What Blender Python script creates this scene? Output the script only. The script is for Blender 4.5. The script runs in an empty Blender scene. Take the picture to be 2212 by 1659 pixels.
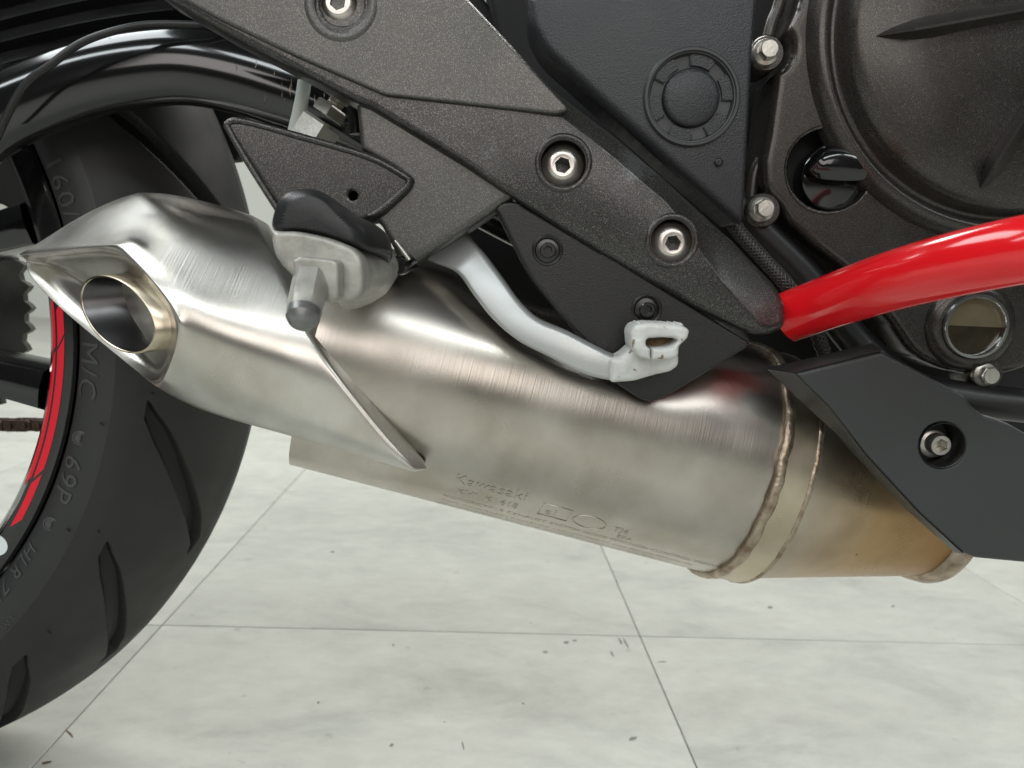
import bpy, bmesh, math, random
from mathutils import Vector, Matrix, noise
random.seed(7)
V = Vector
PI = math.pi
R = math.radians
scn = bpy.context.scene
COL = scn.collection

# ------------------------------------------------------------------ camera
F, CX, CY = 1662.0, 1106.0, 829.5          # photograph measured at 2212 x 1659
d1 = V((1045 - CX, CY - 593, F)).normalized()      # tile direction away from the camera (right, up, forward)
d2 = V((40740 - CX, CY - 2287, F)).normalized()    # tile direction to the right
n_cam = d2.cross(d1)                                # floor normal in camera axes (left handed axes)
n_cam = (n_cam if n_cam.y > 0 else -n_cam).normalized()
fw = V((0, 0, 1)); Yc = (fw - n_cam * fw.dot(n_cam)).normalized()
Xc = V((1, 0, 0)); Xc = (Xc - n_cam * Xc.dot(n_cam) - Yc * Xc.dot(Yc)).normalized()
def c2w(v): return V((v.dot(Xc), v.dot(Yc), v.dot(n_cam)))
RIGHT, UP, FWD = c2w(V((1, 0, 0))), c2w(V((0, 1, 0))), c2w(V((0, 0, 1)))
TILE_ANGLE = math.atan2(c2w(d1).x, c2w(d1).y)
R_TYRE, Y_WHEEL = 0.319, 0.50
def ray(x, y): return FWD + RIGHT * ((x - CX) / F) + UP * ((CY - y) / F)
_d = ray(-499, 660); CAM_H = R_TYRE - _d.z * Y_WHEEL / _d.y
CAM = V((0, 0, CAM_H))
def P(x, y, Y):
    d = ray(x, y); return CAM + d * (Y / d.y)
def proj(p):
    d = p - CAM; z = d.dot(FWD); return CX + F * d.dot(RIGHT) / z, CY - F * d.dot(UP) / z
def PXM(Y): return F / Y                            # picture units per metre at a depth

cam = bpy.data.cameras.new('camera'); cam_o = bpy.data.objects.new('camera', cam); COL.objects.link(cam_o)
cam.sensor_width = 36; cam.lens = 36 * F / 2212; cam.clip_start = 0.01; cam.clip_end = 60
cam_o.matrix_world = Matrix(((RIGHT.x, UP.x, -FWD.x, CAM.x), (RIGHT.y, UP.y, -FWD.y, CAM.y), (RIGHT.z, UP.z, -FWD.z, CAM.z), (0, 0, 0, 1)))
cam.dof.use_dof = True; cam.dof.focus_distance = 0.345; cam.dof.aperture_fstop = 15
scn.camera = cam_o

# ------------------------------------------------------------------ light
world = bpy.data.worlds.new('World'); scn.world = world; world.use_nodes = True
bg = world.node_tree.nodes['Background']; bg.inputs[0].default_value = (0.86, 0.92, 0.90, 1); bg.inputs[1].default_value = 0.045
def lamp(name, loc, aim, sx, sy, power, colr):
    l = bpy.data.lights.new(name, 'AREA'); l.shape = 'RECTANGLE'; l.size = sx; l.size_y = sy; l.energy = power; l.color = colr
    o = bpy.data.objects.new(name, l); COL.objects.link(o); o.location = loc
    o.rotation_euler = (V(aim) - V(loc)).to_track_quat('-Z', 'Y').to_euler(); return o
WARM, COOL = (1.0, 0.985, 0.94), (0.92, 0.98, 1.0)
for lx in (-2.3, 0.1, 2.5): lamp('ceiling_light', (lx, -1.9, 2.5), (lx, -1.7, 0), 2.2, 0.5, 34, COOL)
for lx in (-2.2, 0.2, 2.6): lamp('ceiling_light', (lx, 2.1, 2.5), (lx, 2.1, 0), 1.7, 0.55, 50, WARM)
lamp('window_light', (-0.3, -3.2, 1.5), (0.0, 0.4, 0.4), 3.2, 1.2, 40, (1.0, 0.95, 0.92))
lamp('ceiling_light', (-1.7, 0.2, 2.5), (-1.6, 0.2, 0), 1.5, 1.1, 42, COOL)  # added source, stands in for the pale ceiling mirrored in the end cap

vs = scn.view_settings; vs.view_transform = 'Standard'; vs.look = 'None'; vs.exposure = -0.1; vs.gamma = 1.0; vs.use_curve_mapping = False
scn.render.engine = 'CYCLES'; scn.render.resolution_x = 1024; scn.render.resolution_y = 768

# ------------------------------------------------------------------ materials
MATS = {}
def mat(name, base, rough=0.5, metal=0.0, var=0.0, vscale=20.0, dark=None, bump=0.0, bscale=400.0, bdet=3.0, rvar=0.0,
        aniso=0.0, coat=0.0, stretch=None, spec=0.5, speck=0.0, sscale=1500.0, scol=(0.35, 0.33, 0.3), uv=False, ior=None, bdist=0.0004, sth=0.52, scuff=0.0):
    m = bpy.data.materials.new(name); m.use_nodes = True; nt = m.node_tree; N = nt.nodes; L = nt.links
    b = N['Principled BSDF']; b.inputs['Metallic'].default_value = metal; b.inputs['Roughness'].default_value = rough
    b.inputs['Specular IOR Level'].default_value = spec
    b.inputs['Coat Weight'].default_value = coat; b.inputs['Coat Roughness'].default_value = 0.08 if coat > 0.3 else 0.2
    b.inputs['Anisotropic'].default_value = aniso
    b.inputs['Base Color'].default_value = (*base, 1)
    tc = N.new('ShaderNodeTexCoord'); vec = tc.outputs['UV' if uv else 'Object']
    if stretch:
        mp = N.new('ShaderNodeMapping'); mp.inputs['Scale'].default_value = stretch; L.new(vec, mp.inputs['Vector']); svec = mp.outputs['Vector']
    else: svec = vec
    col = None
    if var:
        nz = N.new('ShaderNodeTexNoise'); nz.inputs['Scale'].default_value = vscale; nz.inputs['Detail'].default_value = 6; L.new(tc.outputs['Object'], nz.inputs['Vector'])
        rp = N.new('ShaderNodeValToRGB'); rp.color_ramp.elements[0].position = 0.32; rp.color_ramp.elements[1].position = 0.68
        dk = dark or tuple(c * (1 - var) for c in base)
        rp.color_ramp.elements[0].color = (*dk, 1); rp.color_ramp.elements[1].color = (*base, 1)
        L.new(nz.outputs['Fac'], rp.inputs['Fac']); col = rp.outputs['Color']
    if speck:
        n2 = N.new('ShaderNodeTexNoise'); n2.inputs['Scale'].default_value = sscale; n2.inputs['Detail'].default_value = 2; L.new(tc.outputs['Object'], n2.inputs['Vector'])
        r2 = N.new('ShaderNodeValToRGB'); r2.color_ramp.elements[0].position = sth; r2.color_ramp.elements[1].position = min(0.98, sth + (0.22 if sth < 0.6 else 0.03))
        r2.color_ramp.elements[0].color = (0, 0, 0, 1); r2.color_ramp.elements[1].color = (speck, speck, speck, 1)
        L.new(n2.outputs['Fac'], r2.inputs['Fac'])
        mx = N.new('ShaderNodeMix'); mx.data_type = 'RGBA'; L.new(r2.outputs['Color'], mx.inputs[0])
        if col: L.new(col, mx.inputs[6])
        else: mx.inputs[6].default_value = (*base, 1)
        mx.inputs[7].default_value = (*scol, 1); col = mx.outputs[2]
    if scuff:                                     # rubbed, paler patches with a torn edge
        a1 = N.new('ShaderNodeTexNoise'); a1.inputs['Scale'].default_value = 22; a1.inputs['Detail'].default_value = 3; L.new(tc.outputs['Object'], a1.inputs['Vector'])
        a2 = N.new('ShaderNodeTexNoise'); a2.inputs['Scale'].default_value = 900; a2.inputs['Detail'].default_value = 3; L.new(tc.outputs['Object'], a2.inputs['Vector'])
        a3 = N.new('ShaderNodeMath'); a3.operation = 'MULTIPLY_ADD'; a3.inputs[1].default_value = 0.28; L.new(a2.outputs['Fac'], a3.inputs[0]); L.new(a1.outputs['Fac'], a3.inputs[2])
        a4 = N.new('ShaderNodeValToRGB'); a4.color_ramp.elements[0].position = 0.80; a4.color_ramp.elements[1].position = 0.88; a4.color_ramp.elements[0].color = (0, 0, 0, 1); a4.color_ramp.elements[1].color = (scuff, scuff, scuff, 1); L.new(a3.outputs[0], a4.inputs['Fac'])
        a5 = N.new('ShaderNodeMix'); a5.data_type = 'RGBA'; L.new(a4.outputs['Color'], a5.inputs[0])
        if col: L.new(col, a5.inputs[6])
        else: a5.inputs[6].default_value = (*base, 1)
        a5.inputs[7].default_value = (0.16, 0.165, 0.17, 1); col = a5.outputs[2]
    if col: L.new(col, b.inputs['Base Color'])
    if rvar:
        n3 = N.new('ShaderNodeTexNoise'); n3.inputs['Scale'].default_value = 35; n3.inputs['Detail'].default_value = 5; L.new(tc.outputs['Object'], n3.inputs['Vector'])
        mr = N.new('ShaderNodeMapRange'); mr.inputs[1].default_value = 0.3; mr.inputs[2].default_value = 0.7
        mr.inputs[3].default_value = max(0.03, rough - rvar); mr.inputs[4].default_value = rough + rvar
        L.new(n3.outputs['Fac'], mr.inputs[0]); L.new(mr.outputs[0], b.inputs['Roughness'])
    if bump:
        n4 = N.new('ShaderNodeTexNoise'); n4.inputs['Scale'].default_value = bscale; n4.inputs['Detail'].default_value = bdet; L.new(svec, n4.inputs['Vector'])
        bp = N.new('ShaderNodeBump'); bp.inputs['Strength'].default_value = bump; bp.inputs['Distance'].default_value = bdist
        L.new(n4.outputs['Fac'], bp.inputs['Height']); L.new(bp.outputs['Normal'], b.inputs['Normal'])
    MATS[name] = m; return m

mat('grey_paint', (0.040, 0.039, 0.037), 0.32, 0.55, coat=0.22, var=0.3, vscale=16, bump=0.25, bscale=2600, speck=0.65, sscale=2600, scol=(0.30, 0.28, 0.25), rvar=0.08, bdist=0.0002, scuff=0.7)
mat('grey_plate', (0.092, 0.089, 0.083), 0.36, 0.55, var=0.14, vscale=10, bump=0.22, bscale=2800, speck=0.6, sscale=2500, scol=(0.36, 0.35, 0.32), rvar=0.05, bdist=0.0002)
mat('engine_paint', (0.040, 0.036, 0.032), 0.30, 0.55, coat=0.22, var=0.3, vscale=12, bump=0.2, bscale=2600, speck=0.6, sscale=2600, scol=(0.22, 0.20, 0.17), rvar=0.08, bdist=0.0002, scuff=0.25)
mat('black_grain', (0.026, 0.027, 0.030), 0.36, 0.0, bump=0.75, bscale=1500, bdet=2, rvar=0.04, var=0.2, vscale=15)
mat('guard_black', (0.013, 0.0125, 0.012), 0.34, 0.1, scuff=0.5, bump=0.4, bscale=1900, bdet=2, speck=0.05, sscale=2400, rvar=0.1)
mat('cover_plastic', (0.042, 0.045, 0.045), 0.42, 0.0, bump=0.25, bscale=1200, rvar=0.04, var=0.15, vscale=12)
mat('gloss_black', (0.006, 0.006, 0.006), 0.13, 0.0, rvar=0.05, coat=0.6)
mat('satin_black', (0.008, 0.008, 0.008), 0.4, 0.0)
mat('dull_black', (0.0035, 0.0035, 0.0035), 0.75, 0.0, bump=0.3, bscale=200)
mat('rubber', (0.018, 0.018, 0.019), 0.42, 0.0, bump=0.15, bscale=900, rvar=0.06)
mat('tyre_rubber', (0.024, 0.023, 0.0215), 0.62, 0.0, var=0.25, vscale=18, bump=0.25, bscale=1300, rvar=0.08)
mat('sidewall_rubber', (0.027, 0.028, 0.027), 0.50, 0.0, var=0.2, vscale=18, bump=0.15, bscale=1500, rvar=0.06)
mat('aluminium', (0.50, 0.49, 0.44), 0.46, 0.4, var=0.4, vscale=110, bump=0.3, bscale=600, rvar=0.1)
mat('pedal_silver', (0.50, 0.51, 0.50), 0.40, 0.6, bump=0.25, bscale=2600, speck=0.3, sscale=3200, scol=(0.40, 0.40, 0.40), rvar=0.06, bdist=0.0002)
mat('pedal_paint', (0.68, 0.69, 0.66), 0.34, 0.0, var=0.15, vscale=160, bump=0.25, bscale=220, bdist=0.0008, speck=0.9, sscale=260, scol=(0.20, 0.13, 0.06), sth=0.66)
mat('bolt_steel', (0.66, 0.61, 0.56), 0.33, 1.0, var=0.15, vscale=150, rvar=0.08)
mat('bolt_black', (0.07, 0.07, 0.07), 0.26, 0.9)
mat('zinc', (0.62, 0.60, 0.54), 0.35, 0.85, var=0.25, vscale=120, bump=0.2, bscale=700)
mat('chrome', (0.72, 0.72, 0.70), 0.16, 1.0)
mat('red_paint', (0.80, 0.010, 0.016), 0.17, 0.0, coat=0.5, bump=0.08, bscale=60, rvar=0.05)
mat('red_sticker', (0.72, 0.006, 0.025), 0.35, 0.0)
mat('white_plastic', (0.62, 0.66, 0.62), 0.45)
mat('white_mark', (0.72, 0.80, 0.80), 0.35)
mat('oil_dark', (0.03, 0.022, 0.010), 0.2, 0.0, coat=0.5, var=0.5, vscale=200)
mat('oil_pale', (0.13, 0.105, 0.062), 0.25, 0.0, coat=0.5, var=0.2, vscale=120)
mat('chain_steel', (0.16, 0.12, 0.09), 0.45, 0.8, var=0.4, vscale=200)
mat('sprocket_steel', (0.10, 0.10, 0.09), 0.5, 0.6, var=0.3, vscale=60)
mat('pipe_inside', (0.13, 0.125, 0.125), 0.32, 1.0, var=0.3, vscale=60)
mat('weld_steel', (0.55, 0.47, 0.37), 0.36, 0.95, var=0.75, vscale=150, dark=(0.27, 0.20, 0.14), bump=0.8, bscale=260, bdist=0.0008)
mat('grout', (0.36, 0.365, 0.33), 0.8)
mat('braid', (0.05, 0.048, 0.045), 0.4, 0.3)

def steel(name, base, rough, tint=None, tint_axis=None):
    """brushed stainless steel: fine grooves round the barrel (UV: x along, y round), stains, scratches"""
    m = mat(name, base, rough, 1.0, aniso=0.55, uv=True, stretch=(1, 0.02, 1), bump=0.28, bscale=1500, bdet=2, bdist=0.0002)
    nt = m.node_tree; N = nt.nodes; L = nt.links; b = N['Principled BSDF']
    tc = [n for n in N if n.type == 'TEX_COORD'][0]
    tg = N.new('ShaderNodeTangent'); tg.direction_type = 'UV_MAP'; L.new(tg.outputs[0], b.inputs['Tangent'])
    # broad stains with soft edges and dark pin marks
    n1 = N.new('ShaderNodeTexNoise'); n1.inputs['Scale'].default_value = 32; n1.inputs['Detail'].default_value = 8; n1.inputs['Distortion'].default_value = 0.0; L.new(tc.outputs['Object'], n1.inputs[0])
    r1 = N.new('ShaderNodeValToRGB'); e = r1.color_ramp.elements; e[0].position = 0.30; e[0].color = (base[0] * 0.74, base[1] * 0.72, base[2] * 0.68, 1); e[1].position = 0.62; e[1].color = (*base, 1)
    L.new(n1.outputs['Fac'], r1.inputs[0]); col = r1.outputs[0]
    if tint:
        sp = N.new('ShaderNodeSeparateXYZ'); L.new(tc.outputs['UV'], sp.inputs[0])
        rr = N.new('ShaderNodeValToRGB'); ee = rr.color_ramp.elements; ee[0].position = 0.0; ee[0].color = (1, 1, 1, 1); ee[1].position = 1.0; ee[1].color = (*tint[1], 1)
        md = ee.new(0.45); md.color = (*tint[0], 1)
        L.new(sp.outputs[0], rr.inputs[0])
        mu = N.new('ShaderNodeMix'); mu.data_type = 'RGBA'; mu.blend_type = 'MULTIPLY'; mu.inputs[0].default_value = 1; L.new(col, mu.inputs[6]); L.new(rr.outputs[0], mu.inputs[7]); col = mu.outputs[2]
    vo = N.new('ShaderNodeTexVoronoi'); vo.inputs['Scale'].default_value = 58; L.new(tc.outputs['Object'], vo.inputs['Vector'])
    rv = N.new('ShaderNodeValToRGB'); rv.color_ramp.elements[0].position = 0.02; rv.color_ramp.elements[0].color = (1, 1, 1, 1); rv.color_ramp.elements[1].position = 0.06; rv.color_ramp.elements[1].color = (0, 0, 0, 1)
    L.new(vo.outputs['Distance'], rv.inputs[0])
    sel = N.new('ShaderNodeMath'); sel.operation = 'GREATER_THAN'; sel.inputs[1].default_value = 0.72
    sc_ = N.new('ShaderNodeSeparateColor'); L.new(vo.outputs['Color'], sc_.inputs[0]); L.new(sc_.outputs[0], sel.inputs[0])
    mm = N.new('ShaderNodeMath'); mm.operation = 'MULTIPLY'; L.new(rv.outputs[0], mm.inputs[0]); L.new(sel.outputs[0], mm.inputs[1])
    mx = N.new('ShaderNodeMix'); mx.data_type = 'RGBA'; L.new(mm.outputs[0], mx.inputs[0]); L.new(col, mx.inputs[6]); mx.inputs[7].default_value = (0.06, 0.05, 0.04, 1)
    L.new(mx.outputs[2], b.inputs['Base Color'])
    n2 = N.new('ShaderNodeTexNoise'); n2.inputs['Scale'].default_value = 26; n2.inputs['Detail'].default_value = 7; L.new(tc.outputs['Object'], n2.inputs[0])
    mr = N.new('ShaderNodeMapRange'); mr.inputs[1].default_value = 0.3; mr.inputs[2].default_value = 0.7; mr.inputs[3].default_value = rough - 0.05; mr.inputs[4].default_value = rough + 0.08
    L.new(n2.outputs['Fac'], mr.inputs[0]); L.new(mr.outputs[0], b.inputs['Roughness'])
    return m
steel('steel_body', (0.60, 0.56, 0.505), 0.31)
steel('steel_cap', (0.67, 0.645, 0.60), 0.31)
steel('steel_cone', (0.55, 0.49, 0.41), 0.30, tint=((0.88, 0.68, 0.44), (0.66, 0.42, 0.20)))
steel('steel_pipe', (0.66, 0.58, 0.45), 0.30)

def tile_material():
    m = bpy.data.materials.new('marble_tile'); m.use_nodes = True; nt = m.node_tree; N = nt.nodes; L = nt.links; b = N['Principled BSDF']
    tc = N.new('ShaderNodeTexCoord'); oi = N.new('ShaderNodeObjectInfo')
    ad = N.new('ShaderNodeVectorMath'); ad.operation = 'MULTIPLY_ADD'; ad.inputs[1].default_value = (9, 7, 5)
    L.new(oi.outputs['Random'], ad.inputs[0]); L.new(tc.outputs['Object'], ad.inputs[2])
    mp = N.new('ShaderNodeMapping'); mp.inputs['Rotation'].default_value = (0, 0, 0.5); mp.inputs['Scale'].default_value = (1.0, 1.7, 1); L.new(ad.outputs[0], mp.inputs[0])
    n1 = N.new('ShaderNodeTexNoise'); n1.inputs['Scale'].default_value = 6.5; n1.inputs['Detail'].default_value = 12; n1.inputs['Roughness'].default_value = 0.72; n1.inputs['Distortion'].default_value = 0.5; L.new(mp.outputs[0], n1.inputs[0])
    r1 = N.new('ShaderNodeValToRGB'); e = r1.color_ramp.elements
    e[0].position = 0.30; e[0].color = (0.40, 0.412, 0.375, 1); e[1].position = 0.66; e[1].color = (0.545, 0.555, 0.505, 1); k = e.new(0.46); k.color = (0.49, 0.50, 0.457, 1)
    L.new(n1.outputs['Fac'], r1.inputs[0])
    n2 = N.new('ShaderNodeTexNoise'); n2.inputs['Scale'].default_value = 60; n2.inputs['Detail'].default_value = 3; L.new(ad.outputs[0], n2.inputs[0])
    r2 = N.new('ShaderNodeValToRGB'); r2.color_ramp.elements[0].position = 0.24; r2.color_ramp.elements[0].color = (0.35, 0.35, 0.33, 1); r2.color_ramp.elements[1].position = 0.31; r2.color_ramp.elements[1].color = (1, 1, 1, 1); L.new(n2.outputs['Fac'], r2.inputs[0])
    mu = N.new('ShaderNodeMix'); mu.data_type = 'RGBA'; mu.blend_type = 'MULTIPLY'; mu.inputs[0].default_value = 0.28; L.new(r1.outputs[0], mu.inputs[6]); L.new(r2.outputs[0], mu.inputs[7])
    n5 = N.new('ShaderNodeTexNoise'); n5.inputs['Scale'].default_value = 34; n5.inputs['Detail'].default_value = 8; n5.inputs['Roughness'].default_value = 0.7; L.new(mp.outputs[0], n5.inputs[0])
    r5 = N.new('ShaderNodeMapRange'); r5.inputs[1].default_value = 0.3; r5.inputs[2].default_value = 0.7; r5.inputs[3].default_value = 0.90; r5.inputs[4].default_value = 1.05; L.new(n5.outputs['Fac'], r5.inputs[0])
    r6 = N.new('ShaderNodeMapRange'); r6.inputs[3].default_value = 0.94; r6.inputs[4].default_value = 1.04; L.new(oi.outputs['Random'], r6.inputs[0])
    m6 = N.new('ShaderNodeMath'); m6.operation = 'MULTIPLY'; L.new(r5.outputs[0], m6.inputs[0]); L.new(r6.outputs[0], m6.inputs[1])
    m7 = N.new('ShaderNodeVectorMath'); m7.operation = 'SCALE'; L.new(mu.outputs[2], m7.inputs[0]); L.new(m6.outputs[0], m7.inputs['Scale'])
    L.new(m7.outputs[0], b.inputs['Base Color'])
    mr = N.new('ShaderNodeMapRange'); mr.inputs[1].default_value = 0.3; mr.inputs[2].default_value = 0.7; mr.inputs[3].default_value = 0.32; mr.inputs[4].default_value = 0.5; L.new(n1.outputs['Fac'], mr.inputs[0]); L.new(mr.outputs[0], b.inputs['Roughness'])
    MATS['marble_tile'] = m
tile_material()
mat('wall_paint', (0.66, 0.68, 0.64), 0.7, var=0.06, vscale=3)

# ------------------------------------------------------------------ mesh helpers
LOC = {}
def link(name, me, m, parent=None, label=None, smooth=True, origin=None):
    """one mesh object; its origin moves to the middle of its shape, its parent keeps it where it is"""
    if origin is None:
        if len(me.vertices):
            xs = [v.co for v in me.vertices]
            origin = V(((min(c.x for c in xs) + max(c.x for c in xs)) / 2, (min(c.y for c in xs) + max(c.y for c in xs)) / 2, (min(c.z for c in xs) + max(c.z for c in xs)) / 2))
        else: origin = V((0, 0, 0))
    me.transform(Matrix.Translation(-origin))
    o = bpy.data.objects.new(name, me); COL.objects.link(o)
    if m and not me.materials: me.materials.append(MATS[m])
    for p in me.polygons: p.use_smooth = smooth
    place(o, origin, parent)
    if label: o['label'] = label
    return o
def place(o, loc, parent=None, rot=None):
    LOC[o.name] = V(loc)
    o.location = V(loc) - (LOC[parent.name] if parent else V((0, 0, 0)))
    if parent: o.parent = parent
    if rot is not None: o.rotation_euler = rot
def from_bm(bm, name='m'):
    bmesh.ops.recalc_face_normals(bm, faces=bm.faces[:]); me = bpy.data.meshes.new(name); bm.to_mesh(me); bm.free(); return me
def bake(o):
    dg = bpy.context.evaluated_depsgraph_get(); dg.update()
    me = bpy.data.meshes.new_from_object(o.evaluated_get(dg), preserve_all_data_layers=True, depsgraph=dg)
    o.modifiers.clear(); old = o.data; o.data = me; bpy.data.meshes.remove(old)
def flat_by_angle(o, deg=35):
    bm = bmesh.new(); bm.from_mesh(o.data)
    for e in bm.edges: e.smooth = not (len(e.link_faces) == 2 and e.calc_face_angle(0) > R(deg))
    bm.to_mesh(o.data); bm.free()

def rnd(pts, rad=8, seg=4):
    """round the corners of a closed outline (picture units)"""
    out = []; n = len(pts)
    for i, p in enumerate(pts):
        r = p[2] if len(p) > 2 else rad
        a, b, c = V(pts[i - 1][:2]), V(p[:2]), V(pts[(i + 1) % n][:2])
        da, dc = (a - b), (c - b); la, lc = da.length, dc.length
        if r <= 0.5: out.append((b.x, b.y)); continue
        t = min(r, la * 0.45, lc * 0.45); p0 = b + da * (t / la); p1 = b + dc * (t / lc)
        for k in range(seg + 1):
            u = k / seg; q = p0 * (1 - u) ** 2 + b * 2 * u * (1 - u) + p1 * u * u; out.append((q.x, q.y))
    return out
def catmull(pts, k=6, closed=False):
    out = []; n = len(pts); rng = n if closed else n - 1
    for i in range(rng):
        g = (lambda j: pts[j % n]) if closed else (lambda j: pts[max(0, min(n - 1, j))])
        p0, p1, p2, p3 = [V(g(j)) for j in (i - 1, i, i + 1, i + 2)]
        for s in range(k):
            t = s / k; out.append(0.5 * ((2 * p1) + (p2 - p0) * t + (2 * p0 - 5 * p1 + 4 * p2 - p3) * t * t + (3 * p1 - p0 - 3 * p2 + p3) * t ** 3))
    if not closed: out.append(V(pts[-1]))
    return out

import numpy as np
from mathutils.geometry import delaunay_2d_cdt
def inside(poly, X, Y):
    r = np.zeros(X.shape, bool); n = len(poly)
    for i in range(n):
        (x0, y0), (x1, y1) = poly[i], poly[(i + 1) % n]
        if y0 == y1: continue
        c = ((y0 > Y) != (y1 > Y)) & (X < (x1 - x0) * (Y - y0) / (y1 - y0) + x0); r ^= c
    return r
def plate(name, pts, Y, th, m, parent, bev=0.0015, seg=3, label=None, edge_bev=None, holes=(), Yf=None, crown=None):
    """solid plate: outline in picture units on the plane Y, front face as a fine net whose edges are rolled back
    (edge_bev gives single edges their own radius), optional swell (crown) and round holes (x, y, radius m, depth m or None)"""
    pts = [(float(p[0]), float(p[1])) for p in pts]; n = len(pts); pm = PXM(Y)
    area = abs(sum(pts[i][0] * pts[(i + 1) % n][1] - pts[(i + 1) % n][0] * pts[i][1] for i in range(n))) / 2
    W = []
    for i in range(n):
        a, b = pts[i], pts[(i + 1) % n]; w = edge_bev(a[0], a[1], b[0], b[1]) if edge_bev else None; W.append(max(1e-5, bev if w is None else w))
    step = max(1.6, min(5.0, math.sqrt(area) / 45)); 
    if bev: step = min(step, max(2.0, min(W) * pm / 2.5))
    loop = []
    for i in range(n):
        a, b = pts[i], pts[(i + 1) % n]; L_ = math.hypot(b[0] - a[0], b[1] - a[1]); k = max(1, int(round(L_ / (step * 1.3))))
        for q in range(k): loop.append((a[0] + (b[0] - a[0]) * q / k, a[1] + (b[1] - a[1]) * q / k))
    xs = np.array([p[0] for p in pts]); ys = np.array([p[1] for p in pts])
    gx, gy = np.meshgrid(np.arange(xs.min() + 0.37 * step, xs.max(), step), np.arange(ys.min() + 0.41 * step, ys.max(), step * 0.9)); gx[::2] += step / 2
    gx = gx.ravel(); gy = gy.ravel(); ok = inside(pts, gx, gy)
    def edge_d(X, Yv):
        out = np.full((len(X), n), 9e9)
        for i in range(n):
            (x0, y0), (x1, y1) = pts[i], pts[(i + 1) % n]; dx, dy = x1 - x0, y1 - y0; f = np.clip(((X - x0) * dx + (Yv - y0) * dy) / (dx * dx + dy * dy + 1e-9), 0, 1)
            out[:, i] = np.hypot(X - x0 - f * dx, Yv - y0 - f * dy)
        return out
    gx, gy = gx[ok], gy[ok]; D = edge_d(gx, gy); ok = D.min(1) > step * 0.45
    hl = []
    for (hx, hy, hr, hd) in holes: ok &= np.hypot(gx - hx, gy - hy) > hr * pm + step * 0.5
    gx, gy = gx[ok], gy[ok]
    P2 = [V(p) for p in loop]; faces_in = [list(range(len(loop)))]; nl = len(loop)
    for (hx, hy, hr, hd) in holes:
        k = max(28, int(2 * PI * hr * pm / (step * 1.2))); b0 = len(P2); idx = []
        for q in range(k): P2.append(V((hx + hr * pm * math.cos(2 * PI * q / k), hy + hr * pm * math.sin(2 * PI * q / k)))); idx.append(b0 + q)
        k2 = len(P2); hl.append((idx, hx, hy, hr, hd))
        for q in range(k): P2.append(V((hx + (hr * pm + 3.0) * math.cos(2 * PI * q / k), hy + (hr * pm + 3.0) * math.sin(2 * PI * q / k))))
    for a, b in zip(gx, gy): P2.append(V((a, b)))
    ed = [(i, (i + 1) % nl) for i in range(nl)]
    for idx, *_ in hl: ed += [(idx[q], idx[(q + 1) % len(idx)]) for q in range(len(idx))]
    vo, eo, fo, ov, oe, of = delaunay_2d_cdt(P2, ed, [], 0, 1e-4)
    vx = np.array([v[0] for v in vo]); vy = np.array([v[1] for v in vo])
    cxs = np.array([sum(vo[i][0] for i in f) / len(f) for f in fo]); cys = np.array([sum(vo[i][1] for i in f) / len(f) for f in fo]); keep = inside(pts, cxs, cys)
    for (hx, hy, hr, hd) in holes: keep &= np.hypot(cxs - hx, cys - hy) > hr * pm * 0.985
    D = edge_d(vx, vy) / pm; Wn = np.array(W)[None, :]; q = np.clip(D / Wn, 0, 1); drop = (Wn * (1 - np.sqrt(np.clip(1 - (1 - q) ** 2, 0, 1)))).max(1)
    drop = np.minimum(drop, th * 0.8)
    for (hx, hy, hr, hd) in holes:
        dh = np.hypot(vx - hx, vy - hy) / pm - hr; drop += np.where(dh < 0.0002, 0.0005, 0)
    def pt3(x, y, d):
        yy = (Yf(x, y) if Yf else Y); base = P(x, y, yy); base.y += d + (crown(x, y) if crown else 0); return base
    bm = bmesh.new(); mp = [bm.verts.new(pt3(vo[i][0], vo[i][1], drop[i])) for i in range(len(vo))]
    for f, k in zip(fo, keep):
        if k:
            try: bm.faces.new([mp[i] for i in f])
            except ValueError: pass
    inv = {}
    for i, o_ in enumerate(ov):
        for a in o_: inv[a] = i
    ring = [mp[inv[i]] for i in range(nl)]; back = [bm.verts.new(V((v.co.x, v.co.y, v.co.z)) + V((0, max(th - 0.8 * th * 0, 0.0005), 0))) for v in ring]
    for i in range(nl): bm.faces.new((ring[i], ring[(i + 1) % nl], back[(i + 1) % nl], back[i]))
    bm.faces.new(back[::-1])
    for idx, hx, hy, hr, hd in hl:
        r0 = [mp[inv[i]] for i in idx]; dd = hd or th; r1 = [bm.verts.new(v.co + V((0, dd, 0))) for v in r0]; k = len(r0)
        for i in range(k): bm.faces.new((r0[i], r1[i], r1[(i + 1) % k], r0[(i + 1) % k]))
        if hd: bm.faces.new(r1)
    loose = [v for v in bm.verts if not v.link_faces]; bmesh.ops.delete(bm, geom=loose, context='VERTS')
    o = link(name, from_bm(bm), m, parent, label); flat_by_angle(o, 48); return o

def basis(axis, hint=V((0, 0, 1))):
    a = axis.normalized(); x = hint.cross(a)
    if x.length < 1e-4: x = V((1, 0, 0)).cross(a)
    x.normalize(); return x, a.cross(x), a
def lathe_bm(prof, n=48, bm=None, M=Matrix()):
    bm = bm or bmesh.new(); rings = []
    for (r, h) in prof:
        if r < 1e-6: rings.append([bm.verts.new(M @ V((0, 0, h)))])
        else: rings.append([bm.verts.new(M @ V((r * math.cos(2 * PI * k / n), r * math.sin(2 * PI * k / n), h))) for k in range(n)])
    for a, b in zip(rings, rings[1:]):
        for k in range(n):
            k2 = (k + 1) % n
            if len(a) == 1 and len(b) == 1: continue
            if len(a) == 1: bm.faces.new((a[0], b[k], b[k2]))
            elif len(b) == 1: bm.faces.new((a[k], b[0], a[k2]))
            else: bm.faces.new((a[k], b[k], b[k2], a[k2]))
    return bm
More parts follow.
